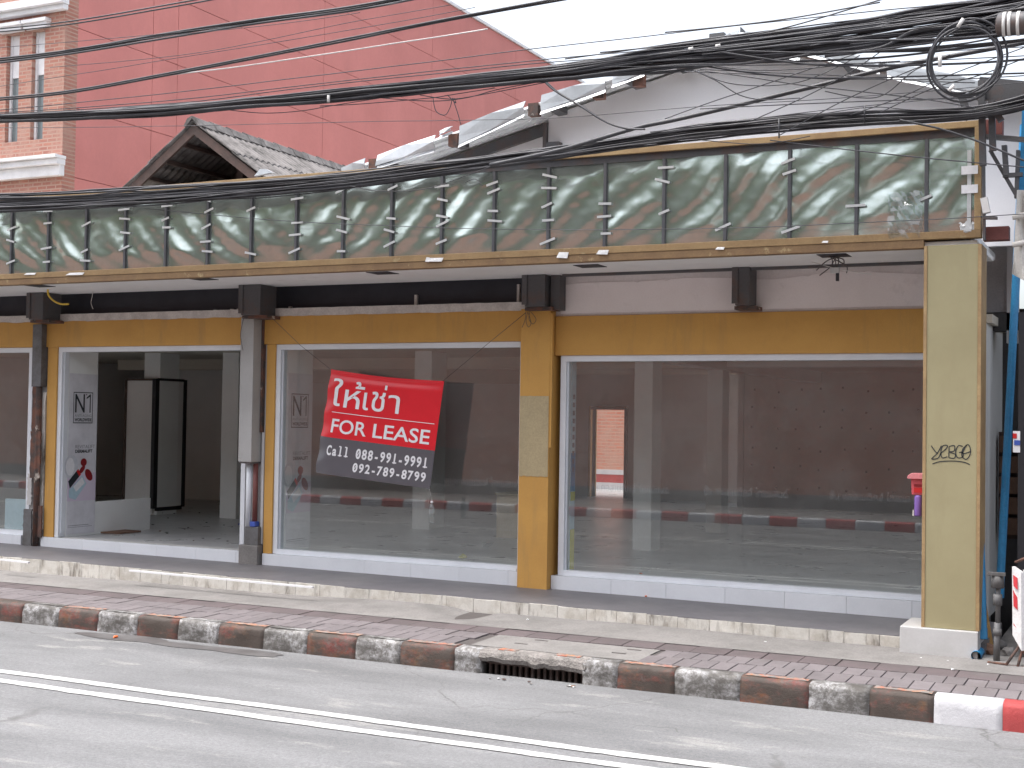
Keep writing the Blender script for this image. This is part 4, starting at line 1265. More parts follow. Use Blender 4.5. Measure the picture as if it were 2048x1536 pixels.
while y < TY1:
    bm = bmesh.new()
    pr = [(-0.14, -0.10), (-0.08, 0.0), (0, 0.035), (0.08, 0.0), (0.14, -0.10), (0.11, -0.11), (0, 0.0), (-0.11, -0.11)]
    bm_prism(bm, [(TX + p[0], y, TZ + 0.04 + p[1]) for p in pr], (0, 0.4, 0.0))
    for v_ in bm.verts:
        if v_.co.y > y + 0.2: v_.co.z -= 0.018
    bm_obj('ridge_tile', bm, MT['old_tile'], tr_)
    y += 0.37
for sgn, L in ((1, 1.75), (-1, 2.1)):
    prism('barge_board', [(TX, TY0 + 0.03, TZ - 0.03), (TX + sgn * L, TY0 + 0.03, TZ - SLP * L - 0.03), (TX + sgn * L, TY0 + 0.03, TZ - SLP * L - 0.17), (TX, TY0 + 0.03, TZ - 0.17)], (0, 0.04, 0), MT['old_wood'], tr_)
box('king_post', TX + 0.22, TX + 0.32, TY0 + 0.7, TY0 + 0.8, 4.6, TZ - 0.25, MT['old_wood'], tr_)
prism('end_wall', [(TX - 2.0, TY0 + 1.6, 4.3), (TX + 1.8, TY0 + 1.6, 4.3), (TX + 1.8, TY0 + 1.6, TZ - SLP * 1.8 - 0.03), (TX, TY0 + 1.6, TZ - 0.03), (TX - 2.0, TY0 + 1.6, TZ - SLP * 2.0 - 0.03)], (0, 0.1, 0), MT['old_wood'], tr_)
for k in range(6):
    d = 0.3 + 0.3 * k
    box('roof_batten', TX - d - 0.03, TX - d + 0.03, TY0 + 0.08, TY0 + 1.6, TZ - SLP * d - 0.075, TZ - SLP * d - 0.022, MT['old_wood'], tr_)
lean = prism('lean_sheet', [(TX - 0.9, TY0 - 0.6, 4.95), (TX + 1.2, TY0 - 0.6, 5.0), (TX + 1.2, TY0 + 1.5, 5.32), (TX - 0.9, TY0 + 1.5, 5.28)], (0, 0, 0.03), MT['old_tile'], tr_)
prism('white_flashing', [AY(508, 352, 13.9), AY(545, 345, 13.9), AY(532, 338, 13.9), AY(520, 338, 13.9)], (0, 0.05, 0), MT['zinc'], tr_)

# ---- side passage at the right
pas = thing('passage_wall', 'dark grimy wall closing the narrow passage beside the khaki pillar', 'wall', (-0.5, 14.4, 0.2))
box('dark_wall', -1.75, 2.2, 14.4, 14.6, -0.1, 3.3, MT['alley'], pas)
box('white_panel', -1.55, -1.33, 13.55, 13.62, 3.2, 5.0, MT['alley_white'], pas)
box('white_panel', -1.2, 0.6, 14.2, 14.39, 3.3, 5.2, MT['alley_white'], pas)
box('grey_strip', -1.325, -1.22, 13.5, 13.6, 2.9, 5.0, MT['gable'], pas)
box('ledge', -1.6, -0.9, 13.5, 13.75, 3.02, 3.19, MT['alley'], pas)
for k in range(5):
    box('vent_block', -1.42, -1.22, 13.85, 13.98, 1.05 + k * 0.2, 1.05 + k * 0.2 + 0.16, MT['card'], pas)
box('vent_frame', -1.44, -1.2, 13.985, 14.02, 1.0, 2.05, MT['old_wood'], pas)
box('passage_floor', -1.29, 3.0, PF + 0.02, 14.4, -0.2, 0.19, MT['concrete'], pas)
# neighbour's black hoarding
nb = thing('black_hoarding', 'black hoarding panel of the neighbouring plot at the photo edge', 'hoarding', (-0.5, 11.7, 0.2))
box('panel', AY(2036, 900, 11.75).x, 1.6, 11.75, 11.82, 0.62, 3.05, MT['black_panel'], nb)
box('panel_post', AY(2036, 900, 11.75).x + 0.02, AY(2036, 900, 11.75).x + 0.07, 11.83, 11.90, 0.19, 3.0, MT['steel_dark'], nb)
box('rear_panel', -1.15, 1.6, 13.2, 13.25, 0.19, 3.2, MT['black_panel'], nb)
c1, c2 = AY(2026, 862, 11.74), AY(2040, 905, 11.74)
box('sticker', c1.x, c2.x, 11.742, 11.749, c2.z, c1.z, MT['white'], nb)
box('sticker', c1.x + 0.01, c2.x, 11.735, 11.741, c2.z + 0.06, c2.z + 0.1, MT['blue_scrap'], nb)
box('sticker', c1.x, c1.x + 0.03, 11.735, 11.741, c1.z - 0.06, c1.z - 0.02, MT['bright_red'], nb)
# canvas hanging in at the top right
cv = thing('folded_canvas', 'folded dirty white canvas hanging at the right edge over the hoarding', 'canvas', (-0.9, 11.4, 3.3))
v, f = [], []
n = 12
a0, a1 = AY(2022, 545, 11.4), AY(2060, 400, 11.4)
for j in range(n + 1):
    for i in range(n + 1):
        u, w_ = i / n, j / n
        px = 2026 + 40 * u - 2 + (10 * w_) * (1 - u)
        py = 570 - 190 * w_ - (0 if w_ > 0.25 else 22 * (1 - u) * (1 - w_ * 4))
        p = AY(px, py, 11.4 + 0.05 * math.sin(u * 7 + w_ * 5) + 0.02 * mnoise.noise(Vector((u * 5, w_ * 5, 0))))
        v.append(p)
for j in range(n):
    for i in range(n):
        k = j * (n + 1) + i
        f.append((k, k + 1, k + n + 2, k + n + 1))
mesh_obj('canvas_sheet', v, f, MT['cloth_white'], cv, True)
for py in (432, 487):
    tube('roll', [AY(2025, py + 3, 11.33), AY(2070, py - 6, 11.33)], 0.022, MT['cloth_white'], cv, 8)
c1, c2 = AY(2044, 160, 11.6), AY(2060, 420, 11.6)
be = prism('blue_sign_edge', [AY(2046, 165, 11.6), AY(2100, 165, 11.6), AY(2100, 520, 11.6), AY(2031, 520, 11.6), AY(2040, 330, 11.6)], (0, 0.12, 0), MT['blue'], None)
tag(be, 'edge of a blue sign panel cut off at the upper right corner', 'sign')
# blue pipes
def pipe_thing(name, label, pts, r, mat, cat, open_end=True):
    t = thing(name, label, cat, tuple(pts[0]))
    tube('tube', pts, r, mat, t, 14, caps=False)
    v, f = tube_geo(list(reversed([Vector(p) for p in pts])), r * 0.88, 14, caps=False)
    mesh_obj('bore', v, [tuple(reversed(q)) for q in f], MT['black_panel'], t, True)
    d = (Vector(pts[0]) - Vector(pts[1])).normalized()
    tube('socket', [Vector(pts[0]) - d * 0.09, Vector(pts[0]) + d * 0.002], r * 1.09, mat, t, 14, caps=False)
    return t
pipe_thing('blue_pipe', 'tall blue pipe leaning across the passage behind the standpipe', [AY(1999, 1195, 11.9), AY(2017, 850, 12.1), AY(2048, 250, 12.3)], 0.034, MT['blue'], 'pipe')
pipe_thing('blue_pipe', 'blue pipe with open end leaning against the khaki pillar', [AY(1965, 1278, 11.65), AY(1960, 1100, 11.8), AY(1952, 930, 11.98)], 0.038, MT['blue'], 'pipe')
pipe_thing('blue_pipe', 'short blue pipe stub lying by the pillar plinth', [AZ(1952, 1312, 0.24), AZ(1972, 1288, 0.25)], 0.036, MT['blue'], 'pipe')
sp = thing('standpipe', 'grey metal standpipe with valve standing in the passage mouth', 'standpipe', tuple(AZ(1993, 1325, 0.2)))
b0 = AZ(1993, 1325, 0.2)
tube('riser', [b0, (b0.x + 0.005, b0.y, 0.52)], 0.026, MT['pipe_grey'], sp, 10)
tube('riser', [(b0.x + 0.008, b0.y, 0.52), (b0.x + 0.01, b0.y, 0.86)], 0.02, MT['pipe_grey'], sp, 10)
for z_, r_, h_ in ((0.42, 0.034, 0.05), (0.66, 0.036, 0.09), (0.80, 0.05, 0.10)):
    tube('coupling', [(b0.x + 0.006, b0.y, z_), (b0.x + 0.006, b0.y, z_ + h_)], r_, MT['pipe_grey'], sp, 10)
box('valve_handle', b0.x - 0.07, b0.x + 0.07, b0.y - 0.05, b0.y - 0.03, 0.90, 0.93, MT['pipe_grey'], sp, 0.004)
# rubble and timber offcuts
for k, (px, py, s, mt, lab) in enumerate(((1975, 1312, 0.09, 'card', 'brown broken brick lying between blue stub and standpipe'), (2012, 1318, 0.08, 'concrete', 'grey concrete lump beside the sandwich board foot'), (1998, 1300, 0.07, 'concrete', 'dark concrete lump behind the standpipe'))):
    c = AZ(px, py, 0.2)
    bm = bmesh.new()
    bmesh.ops.create_icosphere(bm, subdivisions=2, radius=s)
    for v_ in bm.verts:
        v_.co *= 0.8 + 0.5 * mnoise.noise(v_.co * 12 + Vector((k * 5, 0, 0)))
        v_.co.z *= 0.7
        v_.co += Vector((c.x, c.y + 0.12, 0.2 + s * 0.45))
    tag(bm_obj('rubble', bm, MT[mt], None), lab, 'rubble', 'rubble in the passage mouth', 'thing')
tw = box('timber_offcut', -0.02, 0.02, -0.012, 0.012, 0, 0.42, MT['gold_frame'], None)
c = AZ(1980, 1300, 0.22); tw.location = c + Vector((0, 0.1, 0)); tw.rotation_euler = (-0.1, -0.16, 0.2)
tag(tw, 'thin pale timber offcut leaning beside the open blue pipe', 'timber')
# sandwich board at the right edge
sb = thing('sandwich_board', 'white and red folding sandwich board on a rusty stand at the right edge', 'sign', tuple(AZ(2040, 1335, 0.2)))
SBY = AZ(2040, 1335, 0.2).y
def sbp(px, py, dy=0.0): return AY(px, py, SBY + dy)
prism('board', [sbp(2024, 1133), sbp(2042, 1145, -0.02), sbp(2043, 1302, -0.06), sbp(2025, 1270, -0.03)], (0.02, 0.03, 0), MT['sign_white'], sb)
prism('board', [sbp(2046, 1140, 0.05), sbp(2100, 1150, 0.05), sbp(2100, 1310, 0.0), sbp(2045, 1300, 0.0)], (0.0, 0.03, 0), MT['sign_white'], sb)
for ya, yb in ((1150, 1172), (1178, 1212), (1222, 1250)):
    prism('red_mark', [sbp(2026, ya, -0.012), sbp(2035, ya + 6, -0.02), sbp(2035, yb + 8, -0.04), sbp(2027, yb, -0.03)], (0.001, 0.003, 0), MT['sign_red'], sb)
for pts in (((2030, 1125), (2060, 1112)), ((2040, 1290), (2012, 1330)), ((2044, 1300), (2036, 1340)), ((2046, 1300), (2064, 1345)), ((1975, 1325), (2015, 1328)), ((1982, 1348), (2070, 1348))):
    a, b = sbp(*pts[0]), sbp(*pts[1])
    tube('stand_bar', [(a.x, a.y + 0.02, max(a.z, 0.205)), (b.x, b.y - 0.03, max(b.z, 0.205))], 0.011, MT['rust'], sb, 6)

# ================================================================== THINGS ON AND IN THE SHOP
# ---- lease banner
BY = 12.50
bn = thing('lease_banner', 'tilted red and grey FOR LEASE banner hung before the middle window', 'banner', tuple(AY(757, 960, BY)))
BC = [AY(657, 738, BY), AY(888, 762, BY), AY(860, 978, BY), AY(626, 945, BY)]     # TL TR BR BL
def ban(u, v, lift=0.0):
    a = BC[0].lerp(BC[1], u); b = BC[3].lerp(BC[2], u)
    p = a.lerp(b, v)
    sag = 0.022 * math.sin(PI * u) * (1 - v) ** 3          # the top hem sags between its corners
    curl = 0.05 * math.exp(-u / 0.07) + 0.012 * math.sin(PI * v) * math.sin(PI * u)
    wr = 0.004 * math.sin(9 * u + 4 * v) + 0.010 * math.exp(-u / 0.10) * math.sin(26 * v + 9 * u) + 0.007 * max(0, v - 0.88) / 0.12 * math.sin(30 * u)
    hem = 0.02 * math.exp(-((v - 0.04) / 0.035) ** 2) * math.sin(PI * u) ** 0.5 if 0 < u < 1 else 0
    return Vector((p.x, BY + curl + wr + hem * 1.0 - lift, p.z - sag))
def ban_sheet(name, v0, v1, mat, nu=48, nv=40):
    vv, ff = [], []
    for j in range(nv + 1):
        for i in range(nu + 1):
            vv.append(ban(i / nu, v0 + (v1 - v0) * j / nv))
    for j in range(nv):
        for i in range(nu):
            k = j * (nu + 1) + i
            ff.append((k, k + nu + 1, k + nu + 2, k + 1))
    M_ = len(vv)
    vv += [p + Vector((0, 0.003, 0)) for p in vv]
    ff += [tuple(reversed([M_ + q for q in t])) for t in ff]
    return mesh_obj(name, vv, ff, mat, bn, True)
ban_sheet('red_panel', 0.0, 0.645, MT['ban_red'])
ban_sheet('grey_panel', 0.6455, 1.0, MT['ban_grey'])
bt = lambda x, y: ban(x, 1 - y, 0.004)
for ch, u0, u1, v0, v1 in (('ใ', 0.055, 0.145, 0.075, 0.34), ('ห', 0.175, 0.315, 0.17, 0.345), ('\u0e49', 0.262, 0.345, 0.08, 0.15), ('เ', 0.345, 0.395, 0.175, 0.345), ('ช', 0.415, 0.53, 0.155, 0.345), ('\u0e48', 0.515, 0.535, 0.085, 0.13), ('า', 0.556, 0.655, 0.17, 0.345)):
    place_text('lettering', fit_text(ch, u0, u1, 1 - v1, 1 - v0, 0.004), bt, MT['white'], bn)
vv = []
for k in range(21): vv += [ban(0.08 + 0.89 * k / 20, 0.398, 0.004), ban(0.08 + 0.89 * k / 20, 0.404, 0.004)]
mesh_obj('rule', vv, [(2 * k, 2 * k + 1, 2 * k + 3, 2 * k + 2) for k in range(20)], MT['white'], bn)
place_text('lettering', fit_text('FOR', 0.095, 0.405, 1 - 0.598, 1 - 0.462, 0.012), bt, MT['white'], bn)
place_text('lettering', fit_text('LEASE', 0.462, 0.945, 1 - 0.598, 1 - 0.462, 0.012), bt, MT['white'], bn)
place_text('lettering', fit_text('Call 088-991-9991', 0.085, 0.955, 1 - 0.818, 1 - 0.715, 0.03, fixed=True), bt, MT['white'], bn)
place_text('lettering', fit_text('092-789-8799', 0.335, 0.955, 1 - 0.945, 1 - 0.855, 0.03, fixed=True), bt, MT['white'], bn)
tube('cord', [AY(660, 738, BY), AY(600, 690, 12.6), AY(540, 632, 12.6)], 0.003, MT['cable_grey'], bn, 4)
tube('cord', [AY(886, 762, BY), AY(970, 692, 12.6), AY(1052, 625, 12.64)], 0.003, MT['cable_grey'], bn, 4)
# bottle used as a weight
bo = thing('plastic_bottle', 'clear empty plastic bottle hanging from the lease banner corner', 'bottle', tuple(AY(863, 1046, 12.49)))
c = AY(863, 1046, 12.49)
prof = [(0.0, 0.0), (0.028, 0.0), (0.031, 0.01), (0.031, 0.05), (0.029, 0.07), (0.031, 0.09), (0.031, 0.15), (0.026, 0.18), (0.013, 0.205), (0.0125, 0.22)]
def lathe(name, prof, c, mat, parent, n=16):
    v, f = [], []
    for r_, z_ in prof:
        for k in range(n):
            a = 2 * PI * k / n
            v.append((c.x + r_ * math.cos(a), c.y + r_ * math.sin(a), c.z + z_))
    for i in range(len(prof) - 1):
        for k in range(n):
            f.append((i * n + k, i * n + (k + 1) % n, (i + 1) * n + (k + 1) % n, (i + 1) * n + k))
    return mesh_obj(name, v, f, mat, parent, True)
lathe('body', prof, c, MT['clear'], bo)
lathe('cap', [(0, 0.212), (0.0155, 0.212), (0.0155, 0.236), (0, 0.238)], c, MT['white'], bo)
lathe('label_band', [(0.0318, 0.095), (0.0318, 0.145)], c, MT['veil_b'] if 'veil_b' in MT else MT['letter_veil'], bo)
tube('string', [c + Vector((0, 0, 0.236)), BC[2] + Vector((-0.01, 0, 0.01))], 0.002, MT['wire_white'], bo, 4)

# ---- posters on the short display walls (they face the passage, +X)
def poster(X, label):
    t = thing('poster', label, 'poster', (X, 13.16, FZ))
    y0, y1, z0, z1 = 12.915, 13.418, 0.53, 2.60
    e = 0.0
    def P(u, w, lift=0.003):                  # u to the right along the wall, w up
        return Vector((X + 0.006 + lift, y0 + (y1 - y0) * u, z0 + (z1 - z0) * w))
    box('sheet', X + 0.001, X + 0.006, y0, y1, z0, z1, MT['poster'], t)
    def quad(name, u0, u1, w0, w1, mat, lift):
        mesh_obj(name, [P(u0, w0, lift), P(u1, w0, lift), P(u1, w1, lift), P(u0, w1, lift)], [(0, 1, 2, 3)], mat, t)
    def ell(name, cu, cw, ru, rw, mat, lift, rot=0.0):
        pts = []
        for k in range(20):
            a = 2 * PI * k / 20
            du, dw = ru * math.cos(a), rw * math.sin(a)
            pts.append(P(cu + du * math.cos(rot) - dw * math.sin(rot) * 0.3, cw + dw * math.cos(rot) + du * math.sin(rot) * 0.3, lift))
        mesh_obj(name, pts, [tuple(range(20))], mat, t)
    quad('lilac_print', 0.0, 1.0, 0.205, 0.38, MT['poster_lilac'], 0.001)
    # framed logo
    bu0, bu1, bw0, bw1 = 0.14, 0.83, 0.69, 0.885
    for a, b, c_, d in ((bu0, bu1, bw1 - 0.005, bw1), (bu0, bu1, bw0, bw0 + 0.005), (bu0, bu0 + 0.02, bw0, bw1), (bu1 - 0.02, bu1, bw0, bw1)):
        quad('logo_border', a, b, c_, d, MT['ink'], 0.002)
    fn = lambda x, y: P(x, y, 0.003)
    place_text('lettering', fit_text('N', 0.2, 0.54, 0.757, 0.873, 0.004), fn, MT['ink'], t)
    v1 = [(0.715, 0.757), (0.75, 0.757), (0.75, 0.873), (0.725, 0.873), (0.60, 0.852), (0.60, 0.842), (0.715, 0.858)]
    mesh_obj('lettering', [fn(*q) for q in v1], [(0, 1, 2, 3, 6), (3, 4, 5, 6)], MT['ink'], t)
    quad('lettering', 0.57, 0.62, 0.866, 0.873, MT['ink_soft'], 0.003)
    place_text('lettering', fit_text('ANTI AGING', 0.19, 0.79, 0.730, 0.746, -0.01), fn, MT['ink_soft'], t)
    place_text('lettering', fit_text('WORLDWIDE', 0.19, 0.79, 0.702, 0.722, 0.03), fn, MT['ink'], t)
    place_text('lettering', fit_text('REVITALIFT', 0.24, 0.94, 0.533, 0.554, -0.008), fn, MT['ink_soft'], t)
    place_text('lettering', fit_text('DERMALIFT', 0.24, 0.85, 0.505, 0.525, 0.03), fn, MT['ink'], t)
    # printed picture: bowl, petals, tube and carton
    ell('printed_bowl', 0.12, 0.42, 0.24, 0.075, MT['print_grey'], 0.002)
    ell('printed_bowl_inside', 0.08, 0.42, 0.15, 0.055, MT['white'], 0.0025)
    ell('printed_petal', 0.55, 0.445, 0.11, 0.025, MT['petal'], 0.0035)
    ell('printed_petal', 0.50, 0.40, 0.12, 0.022, MT['petal'], 0.003, 0.5)
    ell('printed_petal', 0.74, 0.365, 0.15, 0.036, MT['petal'], 0.003, -0.4)
    def para(name, pts, mat, lift):
        mesh_obj(name, [P(a, b, lift) for a, b in pts], [tuple(range(len(pts)))], mat, t)
    para('printed_carton_top', [(0.02, 0.33), (0.36, 0.405), (0.46, 0.37), (0.08, 0.285)], MT['ink'], 0.004)
    para('printed_carton_red', [(0.30, 0.392), (0.36, 0.405), (0.46, 0.37), (0.40, 0.357)], MT['bright_red'], 0.0045)
    para('printed_carton', [(0.05, 0.275), (0.52, 0.365), (0.66, 0.31), (0.28, 0.212), (0.05, 0.23)], MT['print_blue'], 0.004)
    para('printed_carton_face', [(0.2, 0.295), (0.50, 0.352), (0.6, 0.315), (0.3, 0.262)], MT['white'], 0.0045)
    quad('small_print', 0.04, 0.78, 0.052, 0.055, MT['ink_soft'], 0.002)
    quad('small_print', 0.04, 0.9, 0.042, 0.044, MT['ink_soft'], 0.002)
    return t
poster(-12.60, 'white cosmetics poster with N1 logo inside the open door bay')
poster(-9.205, 'white cosmetics poster with N1 logo behind the middle window glass')
# narrow blue poster edge at the right window
ps = thing('poster', 'narrow pale blue and yellow poster strip behind the right window edge', 'poster', (-5.56, 12.95, FZ))
px_ = -5.575
box('sheet', px_ - 0.02, px_, 12.905, 13.02, 0.5, 2.72, MT['print_blue'], ps)
for k in range(10):
    z = 2.32 - k * 0.085
    box('blue_letter', px_ + 0.001, px_ + 0.003, 12.935, 12.99, z, z + 0.05, MT['ink_soft'], ps)
box('yellow_print', px_ + 0.001, px_ + 0.003, 12.906, 13.018, 0.52, 0.95, MT['yellow_scrap'], ps)
box('blue_print', px_ + 0.001, px_ + 0.003, 12.906, 13.018, 1.35, 1.75, MT['blue'], ps)
box('yellow_print', px_ + 0.001, px_ + 0.003, 12.906, 13.018, 1.25, 1.345, MT['yellow_scrap'], ps)

# ---- faded lettering on the glass
for k, (body, x0, x1, z0, z1, par) in enumerate((('ชั่น คอสเมติกส์ ไทยแลนด์', -7.05, -6.14, 1.37, 1.47, midw), ('ชั่น คอสเมติกส์ ไทยแลนด์', -5.33, -4.47, 1.37, 1.465, rgtw), ('ชั่น คอสเมติกส์ ไทยแลนด์', -4.1, -3.25, 1.375, 1.47, rgtw), ('ชั่น คอสเมติกส์ ไทยแลนด์', -2.85, -1.98, 1.38, 1.47, rgtw))):
    place_text('glass_lettering', fit_text(body, x0, x1, z0, z1, 0.01), lambda x, y: (x, 12.8435, y), MT['letter_veil'], par)

# ---- framed display boards round the inner column
db = thing('display_boards', 'pair of tall white display boards with dark frames round the inner column', 'display', (-14.3, 16.5, FZ))
bz0, bz1 = 0.62, 2.62
a, b = AY(255, 800, 16.50).x, AY(309, 800, 16.50).x
box('board', a, b, 16.49, 16.53, FZ + 0.02, bz1, MT['inwall'], db)
box('frame_edge', a - 0.03, a - 0.001, 16.46, 16.54, FZ + 0.02, bz1 + 0.02, MT['old_wood'], db)
box('frame_edge', a, b, 16.46, 16.529, bz1 + 0.001, bz1 + 0.03, MT['old_wood'], db)
box('frame_edge', b + 0.001, b + 0.07, 16.44, 16.53, bz0 - 0.02, bz1 + 0.03, MT['black_panel'], db)
box('board', b + 0.02, b + 0.055, 16.535, 17.12, bz0, bz1, MT['inwall'], db)
box('frame_edge', b + 0.02, b + 0.075, 17.121, 17.19, bz0 - 0.02, bz1 + 0.03, MT['black_panel'], db)
box('frame_edge', b + 0.02, b + 0.075, 16.535, 17.12, bz0 - 0.06, bz0 - 0.001, MT['black_panel'], db)
box('frame_edge', b + 0.02, b + 0.075, 16.535, 17.12, bz1 + 0.001, bz1 + 0.04, MT['black_panel'], db)
# ---- cream counter behind the middle window
ct = thing('counter', 'low cream counter box on the floor behind the middle window', 'counter', (-7.8, 16.2, FZ))
box('body', -8.06, -7.2, 16.15, 16.75, FZ, 1.07, MT['counter'], ct, 0.006)
box('top', -8.08, -7.18, 16.13, 16.77, 1.071, 1.10, MT['counter'], ct, 0.004)
bl = thing('wall_cabinet', 'pale low panel standing inside the far left window', 'panel', (-15, 14.2, FZ))
a = AZ(20, 1060, FZ)
box('panel', a.x - 0.1, a.x + 0.55, a.y, a.y + 0.06, FZ, FZ + 0.42, MT['print_blue'], bl)
box('panel_foot', a.x - 0.1, a.x + 0.55, a.y + 0.061, a.y + 0.3, FZ, FZ + 0.03, MT['incol'], bl)

# ---- letterbox hung on the pillar's inner face
lb = thing('letterbox', 'small pink plastic letterbox with pale lid fixed beside the khaki pillar', 'letterbox', tuple(AY(1836, 990, 11.75)))
a, b = AY(1822, 950, 11.75), AY(1850, 990, 11.75)
z0, z1 = b.z, a.z
prism('body', [(a.x + 0.012, 11.72, z0), (-1.785, 11.72, z0), (-1.785, 11.72, z1 - 0.03), (a.x + 0.004, 11.72, z1 - 0.03)], (0, 0.1, 0), MT['pink_box'], lb, 0.004)
prism('lid', [(a.x - 0.022, 11.69, z1 - 0.03), (-1.784, 11.69, z1 - 0.03), (-1.784, 11.69, z1 + 0.018), (a.x + 0.012, 11.69, z1 + 0.018), (a.x - 0.018, 11.69, z1 - 0.005)], (0, 0.14, 0), MT['pink_lid'], lb, 0.003)
box('slot', a.x + 0.03, -1.80, 11.714, 11.7195, z0 + 0.07, z0 + 0.09, MT['petal'], lb)
box('plate', a.x + 0.03, -1.80, 11.715, 11.7195, z0 + 0.02, z0 + 0.06, MT['bright_red'], lb)
pt = thing('purple_tag', 'purple plastic cylinder dangling under the pink letterbox', 'tag', tuple(AY(1836, 1032, 11.74)))
a = AY(1836, 1032, 11.74)
lathe('holder', [(0, 0), (0.028, 0.0), (0.031, 0.01), (0.031, 0.16), (0.026, 0.175), (0, 0.178)], a, MT['purple'], pt)
tube('hanger', [a + Vector((0, 0, 0.175)), a + Vector((0.004, 0, 0.215))], 0.003, MT['wire_white'], pt, 4)
box('paper_label', a.x - 0.045, a.x - 0.032, 11.73, 11.75, a.z, a.z + 0.05, MT['edge_tile'], pt)

# ---- dangling fittings under the canopy
dw = thing('dangling_wires', 'tangle of cut wires hanging from the right canopy light opening', 'wires', tuple(AZ(1668, 513, 3.595)))
c = AZ(1668, 513, 3.595)
for k in range(7):
    e = c + Vector((rnd.uniform(-0.15, 0.15), rnd.uniform(-0.06, 0.06), -rnd.uniform(0.08, 0.18)))
    mid = c.lerp(e, 0.5) + Vector((rnd.uniform(-0.06, 0.06), 0, rnd.uniform(-0.03, 0.03)))
    tube('wire', catmull([c + Vector((rnd.uniform(-0.05, 0.05), 0, 0)), mid, e], 5), 0.005, MT['cable_grey'], dw, 4)
box('wire_connector', c.x - 0.03, c.x + 0.05, c.y - 0.02, c.y + 0.02, c.z - 0.15, c.z - 0.10, MT['tape'], dw, 0.004)
box('lamp_clip', c.x + 0.02, c.x + 0.045, c.y - 0.015, c.y + 0.015, c.z - 0.22, c.z - 0.151, MT['black_panel'], dw)
tube('wire', [c + Vector((-0.2, 0, -0.04)), c + Vector((0.05, 0, -0.12)), c + Vector((0.33, 0, -0.17))], 0.004, MT['wire_white'], dw, 4)
yc = tube('yellow_conduit', catmull([AY(96, 575, 12.2), AY(97, 590, 12.2), AY(108, 602, 12.2), AY(122, 608, 12.2), AY(137, 608, 12.2)], 5), 0.012, MT['yellow_wire'], None, 8)
tag(yc, 'short yellow conduit curling out of the far left canopy opening', 'conduit')
lw2 = tube('loose_cord', catmull([AY(186, 582, 12.5), AY(184, 595, 12.5), AY(182, 606, 12.5), AY(186, 618, 12.5)], 4), 0.004, MT['wire_white'], None, 4)
tag(lw2, 'thin pale cord hanging in the dark recess over the door bay', 'cord')
wk2 = thing('wire_loops', 'loops of thin wire hanging at the top of the ochre column', 'wires', tuple(AY(1056, 630, 12.62)))
for pts in (((1052, 622), (1050, 640), (1044, 655)), ((1056, 622), (1052, 642), (1057, 654), (1062, 645), (1056, 625)), ((1060, 622), (1058, 638), (1066, 648), (1072, 638), (1062, 624))):
    tube('wire', catmull([AY(x, y, 12.62) for x, y in pts], 5), 0.003, MT['cable_grey'], wk2, 4)

# ---- litter
def on_step(px, py):
    p = AZ(px, py, 0.34)
    for _ in range(3): p = AZ(px, py, zp(p.x))
    return p
def strip(name, p, q, w, h, mat, label, cat, group=None):
    d = (q - p).normalized(); s = Vector((-d.y, d.x, 0)).normalized() * w / 2
    up = Vector((0, 0, 0.002))
    o = prism(name, [p + s + up, p - s + up, q - s + up, q + s + up], (0, 0, h), mat)
    return tag(o, label, cat, group)
strip('plastic_strip', on_step(260, 1143), on_step(626, 1177), 0.03, 0.018, MT['white'], 'long thin white plastic strip lying along the step edge', 'strip')
strip('plastic_strip', on_step(0, 1121), on_step(58, 1127), 0.03, 0.018, MT['white'], 'white plastic strip on the step at the far left edge', 'strip')
strip('plastic_strip', AZ(300, 1026, FZ + .01), AZ(320, 1028, FZ + .01), 0.12, 0.03, MT['paper'], 'short white board piece by the foot of the display boards', 'scrap')
c0 = AZ(215, 1062, FZ + 0.005)
cb = prism('cardboard_sheet', [AZ(190, 1066, FZ + 0.004), AZ(240, 1068, FZ + 0.004), AZ(282, 1064, FZ + 0.004), AZ(228, 1060, FZ + 0.004)], (0, 0, 0.02), MT['card'])
tag(cb, 'brown cardboard sheet lying on the floor inside the door bay', 'cardboard')
def scrap(px, py, z, s, mat, label, group=None, k=0, flatk=0.6):
    c = AZ(px, py, z)
    bm = bmesh.new()
    bmesh.ops.create_icosphere(bm, subdivisions=1, radius=s)
    for v_ in bm.verts:
        v_.co *= 0.75 + 0.7 * mnoise.noise(v_.co * (0.9 / s) + Vector((k * 3.3, k, 0)))
        v_.co.z *= flatk
        v_.co += Vector((c.x, c.y, z + s * flatk * 0.7))
    o = bm_obj('scrap', bm, mat)
    tag(o, label, 'scrap', group, 'thing')
scrap(138, 1066, FZ, 0.05, MT['paper'], 'crumpled white paper by the poster foot in the door bay', None, 1)
scrap(160, 1067, FZ, 0.035, MT['paper'], 'small white crumpled ball right of the crumpled paper', None, 2)
scrap(925, 1117, FZ, 0.07, MT['yellow_scrap'], 'yellow crumpled wrapper on the floor behind the middle window', None, 3)
scrap(1282, 1150, FZ, 0.03, MT['orange_scrap'], 'orange scrap on the floor behind the right window', None, 4)
scrap(1292, 1194, 0.33, 0.022, MT['orange_scrap'], 'orange bit lying on the step under the right window', None, 5)
scrap(478, 1050, FZ, 0.03, MT['blue_scrap'], 'blue plastic bit on the floor at the right of the door bay', None, 6)
scrap(232, 1276, 0.0, 0.03, MT['orange_scrap'], 'reddish bit lying in the gutter on the road', None, 7)
scrap(975, 1095, FZ, 0.10, MT['clear'], 'clear crumpled plastic bag beside the cream counter', None, 8)
pts = [(330 + rnd.uniform(-30, 160), 1040 + rnd.uniform(-15, 45)) for _ in range(22)]
